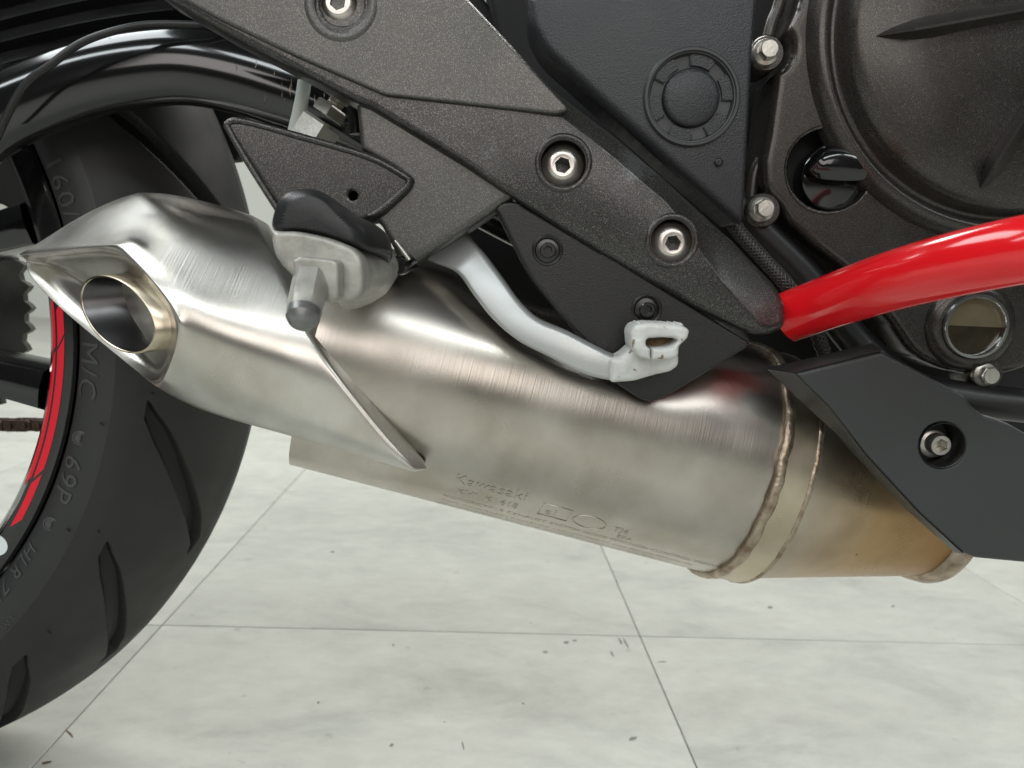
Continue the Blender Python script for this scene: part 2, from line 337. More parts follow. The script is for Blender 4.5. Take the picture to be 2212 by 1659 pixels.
def frame(c, axis):
    x, y, a = basis(axis); return Matrix(((x.x, y.x, a.x, c.x), (x.y, y.y, a.y, c.y), (x.z, y.z, a.z, c.z), (0, 0, 0, 1)))
def lathe(name, prof, c, axis, m, parent, n=48, label=None, sharp=40):
    o = link(name, from_bm(lathe_bm(prof, n, None, frame(c, axis))), m, parent, label); flat_by_angle(o, sharp); return o
OUT = V((0, -1, 0))

def tube_bm(pts, rad, n=20, bm=None, caps=True, squash=1.0, uv=False):
    bm = bm or bmesh.new(); rings = []; N_ = len(pts); up = None
    for i, p in enumerate(pts):
        t = (pts[min(i + 1, N_ - 1)] - pts[max(i - 1, 0)]).normalized()
        if up is None: up = V((0, 0, 1)) if abs(t.z) < 0.9 else V((1, 0, 0))
        x = up.cross(t).normalized(); up = t.cross(x).normalized()
        r = rad(i / (N_ - 1)) if callable(rad) else rad
        rings.append([bm.verts.new(p + x * (r * math.cos(2 * PI * k / n)) * squash + up * (r * math.sin(2 * PI * k / n))) for k in range(n)])
    for a, b in zip(rings, rings[1:]):
        for k in range(n): bm.faces.new((a[k], a[(k + 1) % n], b[(k + 1) % n], b[k]))
    if caps: bm.faces.new(rings[0]); bm.faces.new(rings[-1])
    return bm
def tube(name, pts, rad, m, parent, n=20, k=6, label=None, squash=1.0):
    pp = catmull(pts, k) if k else [V(p) for p in pts]
    o = link(name, from_bm(tube_bm(pp, rad, n, squash=squash)), m, parent, label); flat_by_angle(o, 50); return o
def loft(name, secs, m, parent, closed=True, caps=True, label=None, sub=0, sharp=45):
    bm = bmesh.new(); rings = [[bm.verts.new(p) for p in s] for s in secs]; n = len(rings[0])
    for a, b in zip(rings, rings[1:]):
        for k in range(n if closed else n - 1): bm.faces.new((a[k], a[(k + 1) % n], b[(k + 1) % n], b[k]))
    if caps and closed: bm.faces.new(rings[0]); bm.faces.new(rings[-1])
    o = link(name, from_bm(bm), m, parent, label); flat_by_angle(o, sharp)
    if sub: md = o.modifiers.new('s', 'SUBSURF'); md.levels = md.render_levels = sub
    return o
def prism_bm(bm, n, r, h0, h1, M, bev=0.0):
    vs_ = []
    for h, rr in ((h0, r), (h1 - bev, r), (h1, r - bev)) if bev else ((h0, r), (h1, r)):
        vs_.append([bm.verts.new(M @ V((rr * math.cos(2 * PI * k / n), rr * math.sin(2 * PI * k / n), h))) for k in range(n)])
    for a, b in zip(vs_, vs_[1:]):
        for k in range(n): bm.faces.new((a[k], a[(k + 1) % n], b[(k + 1) % n], b[k]))
    bm.faces.new(vs_[0]); bm.faces.new(vs_[-1]); return bm
def socket_bolt_mesh(prof, rs, depth, top, m, n=40, rot=0.2):
    """round bolt head (profile along +Z, built about 0) with a hexagon socket sunk into it"""
    me = from_bm(lathe_bm(prof, n)); o = bpy.data.objects.new('t', me); COL.objects.link(o)
    b2 = bmesh.new(); prism_bm(b2, 6, rs, top - depth, top + 0.01, Matrix.Rotation(rot, 4, 'Z')); c = bpy.data.objects.new('c', from_bm(b2)); COL.objects.link(c)
    md = o.modifiers.new('h', 'BOOLEAN'); md.object = c; md.operation = 'DIFFERENCE'; md.solver = 'EXACT'; bake(o); bpy.data.objects.remove(c)
    me = o.data; bpy.data.objects.remove(o)
    me.materials.clear(); me.materials.append(MATS[m])
    for p in me.polygons: p.use_smooth = True
    t = bpy.data.objects.new('t', me); flat_by_angle(t, 30); bpy.data.objects.remove(t)
    return me
def put(name, me, c, axis, parent, label=None, spin=0.0):
    o = bpy.data.objects.new(name, me); COL.objects.link(o); Mx = frame(V((0, 0, 0)), axis) @ Matrix.Rotation(spin, 4, 'Z')
    place(o, c, parent, Mx.to_euler())
    if label: o['label'] = label
    return o
def text_geo(s, size, spacing=1.0, offset=0.0):
    cu = bpy.data.curves.new('txt', 'FONT'); cu.body = s; cu.size = size; cu.resolution_u = 2; cu.space_character = spacing; cu.offset = offset; cu.fill_mode = 'FRONT'
    o = bpy.data.objects.new('txt', cu); COL.objects.link(o); dg = bpy.context.evaluated_depsgraph_get(); dg.update()
    me = bpy.data.meshes.new_from_object(o.evaluated_get(dg)); bpy.data.objects.remove(o); bpy.data.curves.remove(cu)
    bm = bmesh.new(); bm.from_mesh(me); bmesh.ops.triangulate(bm, faces=bm.faces[:])
    for _ in range(2):
        le = [e for e in bm.edges if e.calc_length() > size * 0.16]
        if le: bmesh.ops.subdivide_edges(bm, edges=le, cuts=2, use_grid_fill=False); bmesh.ops.triangulate(bm, faces=[f for f in bm.faces if len(f.verts) > 3])
    bm.to_mesh(me); bm.free()
    vs_ = [tuple(v.co) for v in me.vertices]; fs = [tuple(p.vertices) for p in me.polygons]; bpy.data.meshes.remove(me); return vs_, fs
def empty(name, loc, parent=None):
    o = bpy.data.objects.new(name, None); o.empty_display_size = 0.05; COL.objects.link(o); place(o, loc, parent); return o

import numpy as np

# ------------------------------------------------------------------ setting: floor of marble tiles, wall
bm = bmesh.new(); bmesh.ops.create_grid(bm, x_segments=1, y_segments=1, size=9, matrix=Matrix.Translation(V((0, 0, -0.004))))
floor = link('floor', from_bm(bm), 'grout', None); floor['kind'] = 'structure'
TILE = 0.480; GAP = 0.0010
def floor_pt(x, y):
    d = ray(x, y); return CAM + d * (-CAM.z / d.z)
T0 = floor_pt(1383, 1374)                                     # where two joints cross in view
ux = V((math.cos(TILE_ANGLE), -math.sin(TILE_ANGLE), 0)); uy = V((math.sin(TILE_ANGLE), math.cos(TILE_ANGLE), 0))
bm = bmesh.new(); h = (TILE - GAP) / 2
bmesh.ops.create_cube(bm, size=1, matrix=Matrix.Diagonal((2 * h, 2 * h, 0.01, 1)))
bmesh.ops.bevel(bm, geom=[e for e in bm.edges if all(v.co.z > 0 for v in e.verts)], offset=0.0008, segments=2, affect='EDGES', profile=0.5)
tile_me = from_bm(bm); tile_me.materials.append(MATS['marble_tile'])
for j in range(-9, 9):
    for i in range(-7, 6):
        c = T0 + ux * ((i + 0.5) * TILE) + uy * ((j + 0.5) * TILE)
        o = bpy.data.objects.new('tile', tile_me); COL.objects.link(o); place(o, V((c.x, c.y, -0.005)), floor, (0, 0, -TILE_ANGLE))
mat('scuff_dark', (0.24, 0.245, 0.23), 0.7, 0.0, var=0.4, vscale=300); mat('scuff_brown', (0.16, 0.10, 0.06), 0.8, 0.0, var=0.5, vscale=300)
for k, (x, y, lx, ly, rot, m_) in enumerate(((1224, 1388, 9, 3, 0.1, 'scuff_dark'), (1241, 1384, 6, 2.5, 0, 'scuff_dark'), (1178, 1409, 7, 3, -0.1, 'scuff_dark'), (1340, 1386, 3, 12, 0.5, 'scuff_dark'), (1352, 1390, 2.5, 13, 0.5, 'scuff_dark'), (1322, 1413, 3, 8, 0.6, 'scuff_dark'),
        (849, 1394, 4, 2.5, 0, 'scuff_dark'), (688, 1518, 4, 3, 0, 'scuff_dark'), (846, 1610, 5, 5, 0.3, 'scuff_dark'), (1000, 1610, 2, 13, 0.2, 'scuff_dark'), (1367, 1596, 12, 5, 0.3, 'scuff_dark'), (1663, 1312, 8, 3, 0, 'scuff_dark'), (1929, 1310, 5, 3, 0, 'scuff_dark'), (718, 1192, 6, 2.5, 0, 'scuff_dark'),
        (1130, 1520, 4, 2, 0, 'scuff_dark'), (960, 1560, 3, 2, 0, 'scuff_dark'), (1430, 1430, 14, 1.2, 0, 'scuff_dark'), (100, 1648, 17, 4, 0.2, 'scuff_brown'), (150, 1585, 3, 15, 0.75, 'scuff_brown'))):
    bm = bmesh.new(); rim_ = []
    for q in range(14):
        a = 2 * PI * q / 14; w = 0.75 + 0.45 * noise.noise(V((math.cos(a) * 1.5, math.sin(a) * 1.5, k * 3.7))); u_, v_ = lx * w * math.cos(a), ly * w * math.sin(a)
        p_ = floor_pt(x + u_ * math.cos(rot) + v_ * math.sin(rot), y - u_ * math.sin(rot) + v_ * math.cos(rot)); rim_.append(bm.verts.new(V((p_.x, p_.y, 0.0003))))
    bm.faces.new(rim_); link('scuff_mark', from_bm(bm), m_, floor, smooth=False)
bm = bmesh.new(); bmesh.ops.create_cube(bm, size=1, matrix=Matrix.Translation(V((0, 4.55, 1.3))) @ Matrix.Diagonal((9, 0.1, 2.6, 1)))
wall = link('wall', from_bm(bm), 'wall_paint', None, smooth=False); wall['kind'] = 'structure'

# ------------------------------------------------------------------ motorcycle
WC = P(-499, 660, Y_WHEEL)                                    # middle of the rear wheel
bike = empty('motorcycle', V((WC.x + 0.4, Y_WHEEL, 0)))
bike['label'] = 'black and dark grey motorcycle with steel silencer and red crash bar on marble floor'; bike['category'] = 'motorcycle'

# ---- muffler -------------------------------------------------------------
C0, C1 = P(700, 757, 0.373), P(1556, 985, 0.399); AX = (C1 - C0); ML = AX.length; AX.normalize()
SIDE = V((0, -1, 0)); SIDE = (SIDE - AX * SIDE.dot(AX)).normalized(); TOP = AX.cross(SIDE); TOP = TOP if TOP.z > 0 else -TOP
def smooth(a, b, x):
    t = max(0.0, min(1.0, (x - a) / (b - a))); return t * t * (3 - 2 * t)
def m_rad(s): return 0.0562 + 0.0036 * s
def m_surf(s, th, off=0.0):
    r = m_rad(s) + off
    ridge = R(34) - R(13) * smooth(0.40, 0.82, s)
    d = smooth(ridge - R(5), ridge + R(30), th) * (1 - smooth(R(125), R(165), th)) if th < R(170) else 0
    d *= smooth(0.18, 0.46, s) * (1 - smooth(0.62, 0.84, s))
    rr = r - 0.0085 * d
    c, sn = math.cos(th), math.sin(th)
    k = (abs(c) ** 2.25 + abs(sn) ** 2.25) ** (-1 / 2.25)
    return C0.lerp(C1, s) + (SIDE * c + TOP * sn) * (rr * k)
def uv_layer(me, fn):
    l = me.uv_layers.new(name='UVMap'); 
    for lp in me.loops: l.data[lp.index].uv = fn(lp.vertex_index)
def sheet(name, fn, us, vs_, m, parent, closed_v=True, label=None, uvs=None, caps=False, sharp=60):
    verts = []; uvv = []
    for a in us:
        for b in vs_: verts.append(fn(a, b)); uvv.append(uvs(a, b) if uvs else (a, b))
    nv = len(vs_); faces = []
    for i in range(len(us) - 1):
        for j in range(nv if closed_v else nv - 1):
            j2 = (j + 1) % nv; faces.append((i * nv + j, i * nv + j2, (i + 1) * nv + j2, (i + 1) * nv + j))
    if caps: faces.append(tuple(range(nv))); faces.append(tuple((len(us) - 1) * nv + k for k in range(nv)))
    me = bpy.data.meshes.new(name); me.from_pydata(verts, [], faces); uv_layer(me, lambda i: uvv[i])
    bm = bmesh.new(); bm.from_mesh(me); bmesh.ops.recalc_face_normals(bm, faces=bm.faces[:]); bm.to_mesh(me); bm.free()
    o = link(name, me, m, parent, label); flat_by_angle(o, sharp); return o
TH = [2 * PI * k / 120 - R(190) for k in range(120)]
def wrapth(t): return t
US = [i / 130 for i in range(131)]
muffler = sheet('muffler', lambda s, t: m_surf(s, t if t > -PI else t + 2 * PI), US, TH, 'steel_body', bike,
                label='brushed stainless steel silencer barrel with a dented upper flank', uvs=lambda s, t: (s * ML, t * 0.057), caps=True)

def ring_pt(c, axis, up, r, th): 
    side = SIDE; return c + (side * math.cos(th) + up * math.sin(th)) * r
# weld beads, band and cone towards the engine
def bead(name, s_off, r_add, rad, wob, m='weld_steel', label=None):
    pts = []
    for k in range(140):
        t = 2 * PI * k / 140; q = m_surf(1.0, R(0) + t if t < PI else t - 2 * PI, r_add) + AX * (s_off + wob * (noise.noise(V((k * 0.25, s_off * 100, 0)))))
        pts.append(q)
    bm = bmesh.new(); rings = []; n = 8
    for i, p in enumerate(pts):
        a, b = pts[i - 1], pts[(i + 1) % len(pts)]; tt = (b - a).normalized(); x = AX; y = tt.cross(x).normalized()
        rr = rad * (1 + 0.25 * noise.noise(V((i * 0.45, 3.1, s_off * 50))))
        rings.append([bm.verts.new(p + x * (rr * 1.3 * math.cos(2 * PI * k / n)) + y * (rr * math.sin(2 * PI * k / n))) for k in range(n)])
    for i in range(len(rings)):
        a, b = rings[i], rings[(i + 1) % len(rings)]
        for k in range(n): bm.faces.new((a[k], a[(k + 1) % n], b[(k + 1) % n], b[k]))
    return link(name, from_bm(bm), m, muffler, label)
bead('weld_bead', 0.0015, 0.0006, 0.0023, 0.0010, label='brown heat-stained weld bead around the front of the barrel')
band = sheet('band', lambda s, t: m_surf(1.0, t if t > -PI else t + 2 * PI, 0.0012 + (-0.0022 if s in (0, 1) else 0)) + AX * (0.002 + 0.0155 * s), [0, 0.06, 0.3, 0.6, 0.94, 1], TH, 'steel_pipe', muffler, label='narrow steel band between two welds', uvs=lambda s, t: (s * 0.015, t * 0.057))
bead('weld_bead', 0.0178, 0.0004, 0.0013, 0.0005)
CE = P(2000, 1112, 0.412); ce_ax = (CE - (C1 + AX * 0.018)).normalized()
def cone_pt(s, t):
    t = t if t > -PI else t + 2 * PI
    a = m_surf(1.0, t, -0.0008) + AX * 0.0175
    b = CE + (SIDE * math.cos(t) + (V((0, 0, 1)) * 0.97 + V((0.24, 0, 0))) * math.sin(t)) * 0.0335
    w = s; q = a.lerp(b, w); return q
sheet('front_cone', cone_pt, [i / 14 for i in range(15)], TH, 'steel_cone', muffler, label='tapering steel cone with golden heat tint', uvs=lambda s, t: (s, t * 0.05))
cf = []
for k in range(80):
    t = 2 * PI * k / 80; cf.append(CE + (SIDE * math.cos(t) + (V((0, 0, 1)) * 0.97 + V((0.24, 0, 0))) * math.sin(t)) * 0.0345)
bm = bmesh.new(); ax2 = V((0.97, 0, -0.24)); rr_ = []
for i, p in enumerate(cf):
    y = (p - CE).normalized(); rr_.append([bm.verts.new(p + ax2 * (0.0055 * a) + y * (0.0022 * b)) for a, b in ((-1, -1), (-1, 0.6), (-0.6, 1), (0.6, 1), (1, 0.6), (1, -1))])
for i in range(80):
    a, b = rr_[i], rr_[(i + 1) % 80]
    for k in range(6): bm.faces.new((a[k], a[(k + 1) % 6], b[(k + 1) % 6], b[k]))
link('inlet_flange', from_bm(bm), 'weld_steel', muffler, 'rusty collar where the cone meets the exhaust pipe')

# stamped lettering on the underside of the barrel
def stamp(lines, label):
    vs_, fs = [], []
    for (txt, size, x0, th0) in lines:
        v, f = text_geo(txt, size, 1.08); b = len(vs_)
        for (x, y, z) in v:
            s = (x0 + x) / ML; vs_.append(m_surf(min(s, 1), R(th0) + y / 0.058, 0.00018))
        fs += [tuple(b + i for i in q) for q in f]
    me = bpy.data.meshes.new('stamp'); me.from_pydata(vs_, [], fs); return me
x0 = ML * 0.345
stp = stamp([('Kawasaki', 0.0085, x0, -36), ('KHI  K  618', 0.0055, x0 + 0.003, -43),
             ('MOTORCYCLE EXHAUST SYSTEM NOISE EMISSION CONTROL INFORMATION', 0.0042, x0 - 0.002, -50),
             ('THIS KAWASAKI EXHAUST SYSTEM MEETS EPA NOISE EMISSION', 0.0042, x0 - 0.002, -56),
             ('REQUIREMENTS FOR THE MOTORCYCLES SHOWN BELOW', 0.0042, x0 - 0.002, -61.5),
             ('INSTALLATION OF THIS EXHAUST SYSTEM ON MOTORCYCLE', 0.0042, x0 - 0.002, -67),
             ('MODELS NOT SPECIFIED MAY VIOLATE FEDERAL LAW', 0.0042, x0 - 0.002, -72),
             ('e1', 0.0062, x0 + 0.0445, -41), ('TJ6', 0.0055, x0 + 0.078, -41), ('EPA', 0.0045, x0 + 0.082, -46)], '')
mat('stamped', (0.54, 0.50, 0.445), 0.34, 1.0)
link('stamped_lettering', stp, 'stamped', muffler, 'fine stamped maker lettering along the lower barrel')
bm = bmesh.new()
def surf_loop(pts, rad=0.00022):
    q = [m_surf((x0 - 0.011 + x) / ML, R(-40) + y / 0.058, 0.0001) for x, y in pts]; tube_bm(q, rad, 5, bm)
surf_loop([(0.053, -0.0025), (0.053, 0.006), (0.067, 0.006), (0.067, -0.0025), (0.053, -0.0025)])
surf_loop([(0.077 + 0.008 * math.cos(a * 0.3), 0.001 + 0.0045 * math.sin(a * 0.3)) for a in range(22)])
link('stamped_mark', from_bm(bm), 'stamped', muffler)

# ---- muffler end cap -----------------------------------------------------
rows = [  # each row runs from the rim of the outlet pocket to the front lip; rows run from the far top round the near side to the far bottom
    [(60, 560, .405), (180, 480, .410), (330, 430, .415), (450, 452, .415), (560, 490, .413), (581, 502, .414)],
    [(34, 550, .388), (150, 462, .388), (285, 396, .386), (420, 416, .384), (538, 452, .382), (565, 468, .387)],
    [(140, 539, .358), (235, 480, .355), (330, 440, .354), (440, 465, .352), (565, 505, .350), (593, 515, .356)],
    [(250, 528, .333), (315, 520, .332), (400, 535, .331), (500, 565, .330), (610, 597, .329), (638, 604, .335)],
    [(325, 597, .320), (385, 610, .319), (470, 645, .319), (560, 675, .318), (655, 700, .317), (684, 703, .325)],
    [(390, 690, .314), (440, 705, .313), (510, 730, .313), (610, 765, .312), (713, 795, .312), (744, 796, .320)],
    [(378, 765, .317), (430, 785, .316), (520, 815, .315), (650, 862, .314), (806, 915, .312), (838, 912, .320)],
    [(352, 822, .324), (415, 845, .321), (510, 872, .318), (680, 925, .314), (884, 1003, .311), (915, 1000, .319)],
    [(338, 836, .334), (410, 880, .330), (520, 914, .325), (700, 962, .319), (893, 1020, .314), (924, 1014, .320)],
    [(300, 806, .352), (404, 868, .350), (522, 900, .347), (704, 944, .342), (876, 1000, .334), (898, 997, .336)],
]
def build_cap():
    bm = bmesh.new(); cr = bm.edges.layers.float.new('crease_edge'); vc = bm.verts.layers.float.new('crease_vert'); g = [[bm.verts.new(P(*p)) for p in r] for r in rows]
    for i in range(len(g) - 1):
        for j in range(5): bm.faces.new((g[i][j], g[i][j + 1], g[i + 1][j + 1], g[i + 1][j]))
    # front lip turns in towards the barrel
    lip = [bm.verts.new(g[i][5].co + V((-0.001, 0.007, 0))) for i in range(len(g))]
    for i in range(len(g) - 1): bm.faces.new((g[i][5], lip[i], lip[i + 1], g[i + 1][5]))
    # outlet pocket: rim loop = first column, closed along the far side, then sunk floor
    rim = [g[i][0] for i in range(len(g))] + [bm.verts.new(P(*p)) for p in ((175, 706, .368), (100, 640, .383), (50, 580, .396))]
    cen = sum((v.co for v in rim), V()) / len(rim)
    nrm = V((-0.62, -0.70, -0.25)).normalized()
    def ring(src, f, d): return [bm.verts.new(cen + (v.co - cen) * f - nrm * d) for v in src]
    r1 = ring(rim, 0.955, 0.0012); r2 = ring(rim, 0.90, 0.0030); r3 = ring(rim, 0.84, 0.0065); r4 = ring(rim, 0.5, 0.0085)
    loops = [rim, r1, r2, r3, r4]
    for a, b in zip(loops, loops[1:]):
        for k in range(len(a)): bm.faces.new((a[k], b[k], b[(k + 1) % len(a)], a[(k + 1) % len(a)]))
    bm.faces.new(r4)
    # wall along the lower left rim back to the far rows
    far = [bm.verts.new(rim[k].co + V((0.012, 0.012, 0.002))) for k in (10, 11, 12)]
    seq = [g[9][0], rim[10], rim[11], rim[12], g[0][0]]; bk = [g[9][1], far[0], far[1], far[2], g[0][1]]
    for k in range(4): bm.faces.new((seq[k], bk[k], bk[k + 1], seq[k + 1]))
    for a, b, w in [(g[i][4], g[i + 1][4], 0.75) for i in range(9)] + [(g[i][5], g[i + 1][5], 0.7) for i in range(9)] + [(g[1][j], g[1][j + 1], 0.15) for j in range(5)] \
        + [(g[8][j], g[8][j + 1], 0.85) for j in range(5)] + [(rim[k], rim[(k + 1) % len(rim)], 0.6) for k in range(len(rim))] + [(r2[k], r2[(k + 1) % len(rim)], 0.3) for k in range(len(rim))] + [(g[3][0], g[3][1], 0.6), (g[2][1], g[3][1], 0.3), (g[1][2], g[2][2], 0.55), (g[2][2], g[3][1], 0.4), (r3[3], r3[4], 0.2)]:
        e = bm.edges.get((a, b))
        if e: e[cr] = w
    for v in (g[3][0], g[7][0], g[1][0], g[5][0]): v[vc] = 0.5
    return from_bm(bm)
cap = link('end_cap', build_cap(), 'steel_cap', muffler, 'angular brushed steel end cap with a slanted outlet pocket')
md = cap.modifiers.new('s', 'SUBSURF'); md.levels = md.render_levels = 3; bake(cap)
for p in cap.data.polygons: p.use_smooth = True
cl = LOC[cap.name]; pts_ = [v.co + cl for v in cap.data.vertices]
uv_layer(cap.data, lambda i: ((pts_[i] - C0).dot(AX), (pts_[i] - C0).dot(TOP)))
# outlet pipe: slanted ring tube in the pocket
OC = P(251, 679, 0.337)
ua = (P(322, 752, .328) - P(186, 604, .345)) / 2; ub = (P(297, 637, .331) - P(205, 721, .342)) / 2; la = lb = 1.0
def pipe_ring(r, d, sh=0.0): return [OC - V((-0.80, -0.42, -0.12)).normalized() * d + (ua * (la * math.cos(k * 2 * PI / 64)) + ub * (lb * math.sin(k * 2 * PI / 64))) * r for k in range(64)]
loft('tail_pipe', [pipe_ring(1.0, 0.028), pipe_ring(1.0, 0.004), pipe_ring(1.0, 0.0003), pipe_ring(0.985, 0.0), pipe_ring(0.955, 0.0), pipe_ring(0.945, 0.0005)], 'steel_pipe', muffler, caps=False, label='oval tail pipe mouth tinted gold by heat')
loft('pipe_bore', [pipe_ring(0.945, 0.0004), pipe_ring(0.93, 0.012), pipe_ring(0.9, 0.05), pipe_ring(0.02, 0.051)], 'pipe_inside', muffler, caps=False, label='dark smooth inside of the tail pipe')
for a_ in muffler.children: 
    if a_.name.startswith(('tail_pipe', 'end_cap')): pass

# ---- rear wheel ----------------------------------------------------------
wheel = empty('tmp', WC); bpy.data.objects.remove(wheel); 
def wpt(r, th, Y): return V((WC.x + r * math.cos(th), Y, WC.z + r * math.sin(th)))
fine = [R(a * 0.16) for a in range(int(-80 / 0.16), int(78 / 0.16))]; coarse = [R(78 + a * 202 / 90) for a in range(90)]
THW = fine + coarse
rimprof = [(0.2275, .450), (.2295, .437), (.2385, .4335), (.2395, .4312), (.2380, .4298), (.2330, .4295), (.2270, .4303), (.2250, .4325), (.2235, .4345), (.2215, .4365), (.2140, .455), (.208, .475), (.208, .525), (.212, .545), (.218, .565), (.2385, .567), (.2385, .563), (.2275, .55)]
def revolve(name, prof, ths, m, parent, label=None, sharp=35, close=True):
    verts = [wpt(r, t, y) for t in ths for (r, y) in prof]; n = len(prof); k = len(ths)
    faces = [(i * n + j, i * n + (j + 1) % n, ((i + 1) % k) * n + (j + 1) % n, ((i + 1) % k) * n + j) for i in range(k) for j in range(n if close else n - 1)]
    me = bpy.data.meshes.new(name); me.from_pydata(verts, [], faces)
    bm = bmesh.new(); bm.from_mesh(me); bmesh.ops.recalc_face_normals(bm, faces=bm.faces[:]); bm.to_mesh(me); bm.free()
    o = link(name, me, m, parent, label, origin=WC.copy()); flat_by_angle(o, sharp); return o
wheel = revolve('rear_wheel', rimprof, [R(a * 1.0) for a in range(360)], 'gloss_black', bike, 'gloss black rear wheel rim with red stripe stickers')
half = [(0.2385, 0.4400), (0.2395, 0.4345), (0.2418, 0.4300), (0.2462, 0.4248), (0.2525, 0.4212), (0.2600, 0.4200), (0.2668, 0.4205)]
tread = [(0.2668, 0.4205), (0.2790, 0.4262), (0.2910, 0.4365), (0.3030, 0.4520), (0.3125, 0.4720), (0.3175, 0.4900), (0.3190, 0.5000)]
pr = [V((a, b, 0)) for a, b in half]; pr = catmull(pr, 5); tr = catmull([V((a, b, 0)) for a, b in tread], 20)
side_n = len(pr) - 1; near = pr[:-1] + tr
far_tr = [V((p.x, 1.0 - p.y, 0)) for p in catmull([V((a, b, 0)) for a, b in tread], 3)][:-1][::-1]; far_sd = [V((a, 1.0 - b, 0)) for a, b in half[:-1]][::-1]
full = near + far_tr + far_sd
# grooves: outlines measured in the picture on the nearest groove, turned into wheel angle and distance across the tread, then repeated round the tyre
ulen = [0.0]
for a, b in zip(tr, tr[1:]): ulen.append(ulen[-1] + (b - a).length)
def on_tread(x, y):
    best = None
    d = ray(x, y)
    for i in range(0, len(fine), 3):
        t = fine[i]
        for j, q in list(enumerate(tr))[::2]:
            nx = V((math.cos(t), 0, math.sin(t))); p = wpt(q.x, t, q.y)
            px, py = proj(p); e = (px - x) ** 2 + (py - y) ** 2
            dj = tr[min(j + 1, len(tr) - 1)] - tr[max(j - 1, 0)]
            nor = nx * dj.y * 1.0 - V((0, 1, 0)) * dj.x * 1.0
            if nor.dot(p - CAM) > 0: continue
            if best is None or e < best[0]: best = (e, t, ulen[j])
    return best[1], best[2]
g_px = [(322, 866, 1), (331, 900, 8), (353, 945, 12), (383, 1013, 12), (405, 1070, 12), (419, 1130, 11), (419, 1165, 8), (406, 1196, 1)]
g_uv = []
for (x, y, w) in g_px:
    t, u = on_tread(x, y); g_uv.append((t, u, 1.55 * w / PXM(0.45)))
t2, _u = on_tread(209, 1165); PITCH = abs(g_uv[0][0] - t2)
PITCH = 2 * PI / round(2 * PI / PITCH)
Tg = np.array(THW)[:, None]; Uu = np.concatenate([np.full(side_n, -9.0), np.array(ulen), np.full(len(far_tr) + len(far_sd), -9.0)])[None, :]
depth = np.zeros((len(THW), len(full)))
for rep in range(-3, 5):
    off = rep * PITCH
    for (a, b) in zip(g_uv, g_uv[1:]):
        ax_, ay_ = (a[0] + off) * 0.3, a[1]; bx_, by_ = (b[0] + off) * 0.3, b[1]
        X = Tg * 0.3; dx, dy = bx_ - ax_, by_ - ay_; L2 = dx * dx + dy * dy + 1e-12
        f = np.clip(((X - ax_) * dx + (Uu - ay_) * dy) / L2, 0, 1)
        dist = np.hypot(X - ax_ - f * dx, Uu - ay_ - f * dy); w = a[2] + (b[2] - a[2]) * f
        depth = np.maximum(depth, np.clip((w - dist) / 0.0007 + 0.5, 0, 1) * np.clip(w / 0.0018, 0, 1))
verts = []; K = len(full)
for i, t in enumerate(THW):
    for j, q in enumerate(full):
        dd = depth[i, j] * 0.0066
        a, b = full[max(j - 1, 0)], full[min(j + 1, K - 1)]; dv = b - a; nn = V((dv.y, -dv.x, 0)).normalized()
        verts.append(wpt(q.x - nn.x * dd, t, q.y - nn.y * dd))
nT = len(THW)
faces = [(i * K + j, i * K + (j + 1) % K, ((i + 1) % nT) * K + (j + 1) % K, ((i + 1) % nT) * K + j) for i in range(nT) for j in range(K)]
me = bpy.data.meshes.new('tyre'); me.from_pydata(verts, [], faces)
tyre = link('tyre', me, None, wheel, 'black road tyre with curved tread grooves', origin=WC.copy())
me.materials.append(MATS['tyre_rubber']); me.materials.append(MATS['sidewall_rubber'])
mi = np.zeros(len(faces), dtype=np.int32); jj = np.arange(len(faces)) % K; mi[(jj < side_n) | (jj >= K - len(far_sd))] = 1; mat('groove_shade', (0.009, 0.009, 0.009), 0.6, 0.0); me.materials.append(MATS['groove_shade'])  # third material: tread rubber with the grooves' shade put into its colour
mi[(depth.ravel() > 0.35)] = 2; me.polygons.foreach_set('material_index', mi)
bm = bmesh.new(); bm.from_mesh(me); bmesh.ops.recalc_face_normals(bm, faces=bm.faces[:]); bm.to_mesh(me); bm.free()
# raised lettering on the sidewall
def side_at(r):
    for a, b in zip(pr, pr[1:]):
        if a.x <= r <= b.x: return a.y + (b.y - a.y) * (r - a.x) / (b.x - a.x)
    return 0.4205
def side_text(items):
    vs_, fs = [], []
    for (txt, size, ang, r0) in items:
        for inner in (0,):
            v, f = text_geo(txt, size, 1.1); b = len(vs_)
            for (x, y, z) in v:
                r = r0 + y; t = ang - x / 0.25; vs_.append(wpt(r, t, side_at(r) - 0.0005))
            fs += [tuple(b + i for i in q) for q in f]
    me = bpy.data.meshes.new('t'); me.from_pydata(vs_, [], fs); return me
def ang_at(x, y, r):                       # wheel angle of a picture point on the sidewall circle r
    best = min(fine, key=lambda t: (lambda q: (q[0] - x) ** 2 + (q[1] - y) ** 2)(proj(wpt(r, t, side_at(r))))); return best
mat('letter_rubber', (0.060, 0.061, 0.060), 0.38, 0.0)
for it in (('160/60ZR17', 0.0175, ang_at(120, 330, 0.252), 0.2455), ('M/C', 0.0175, ang_at(203, 735, 0.252), 0.2455), ('69P', 0.0175, ang_at(160, 985, 0.252), 0.2455),
     ('HLR 7/8', 0.0125, ang_at(62, 1170, 0.248), 0.2435), ('TWI', 0.005, ang_at(35, 1335, 0.262), 0.2615)):
    link('sidewall_lettering', side_text([it]), 'letter_rubber', wheel, 'raised size lettering on the tyre sidewall')
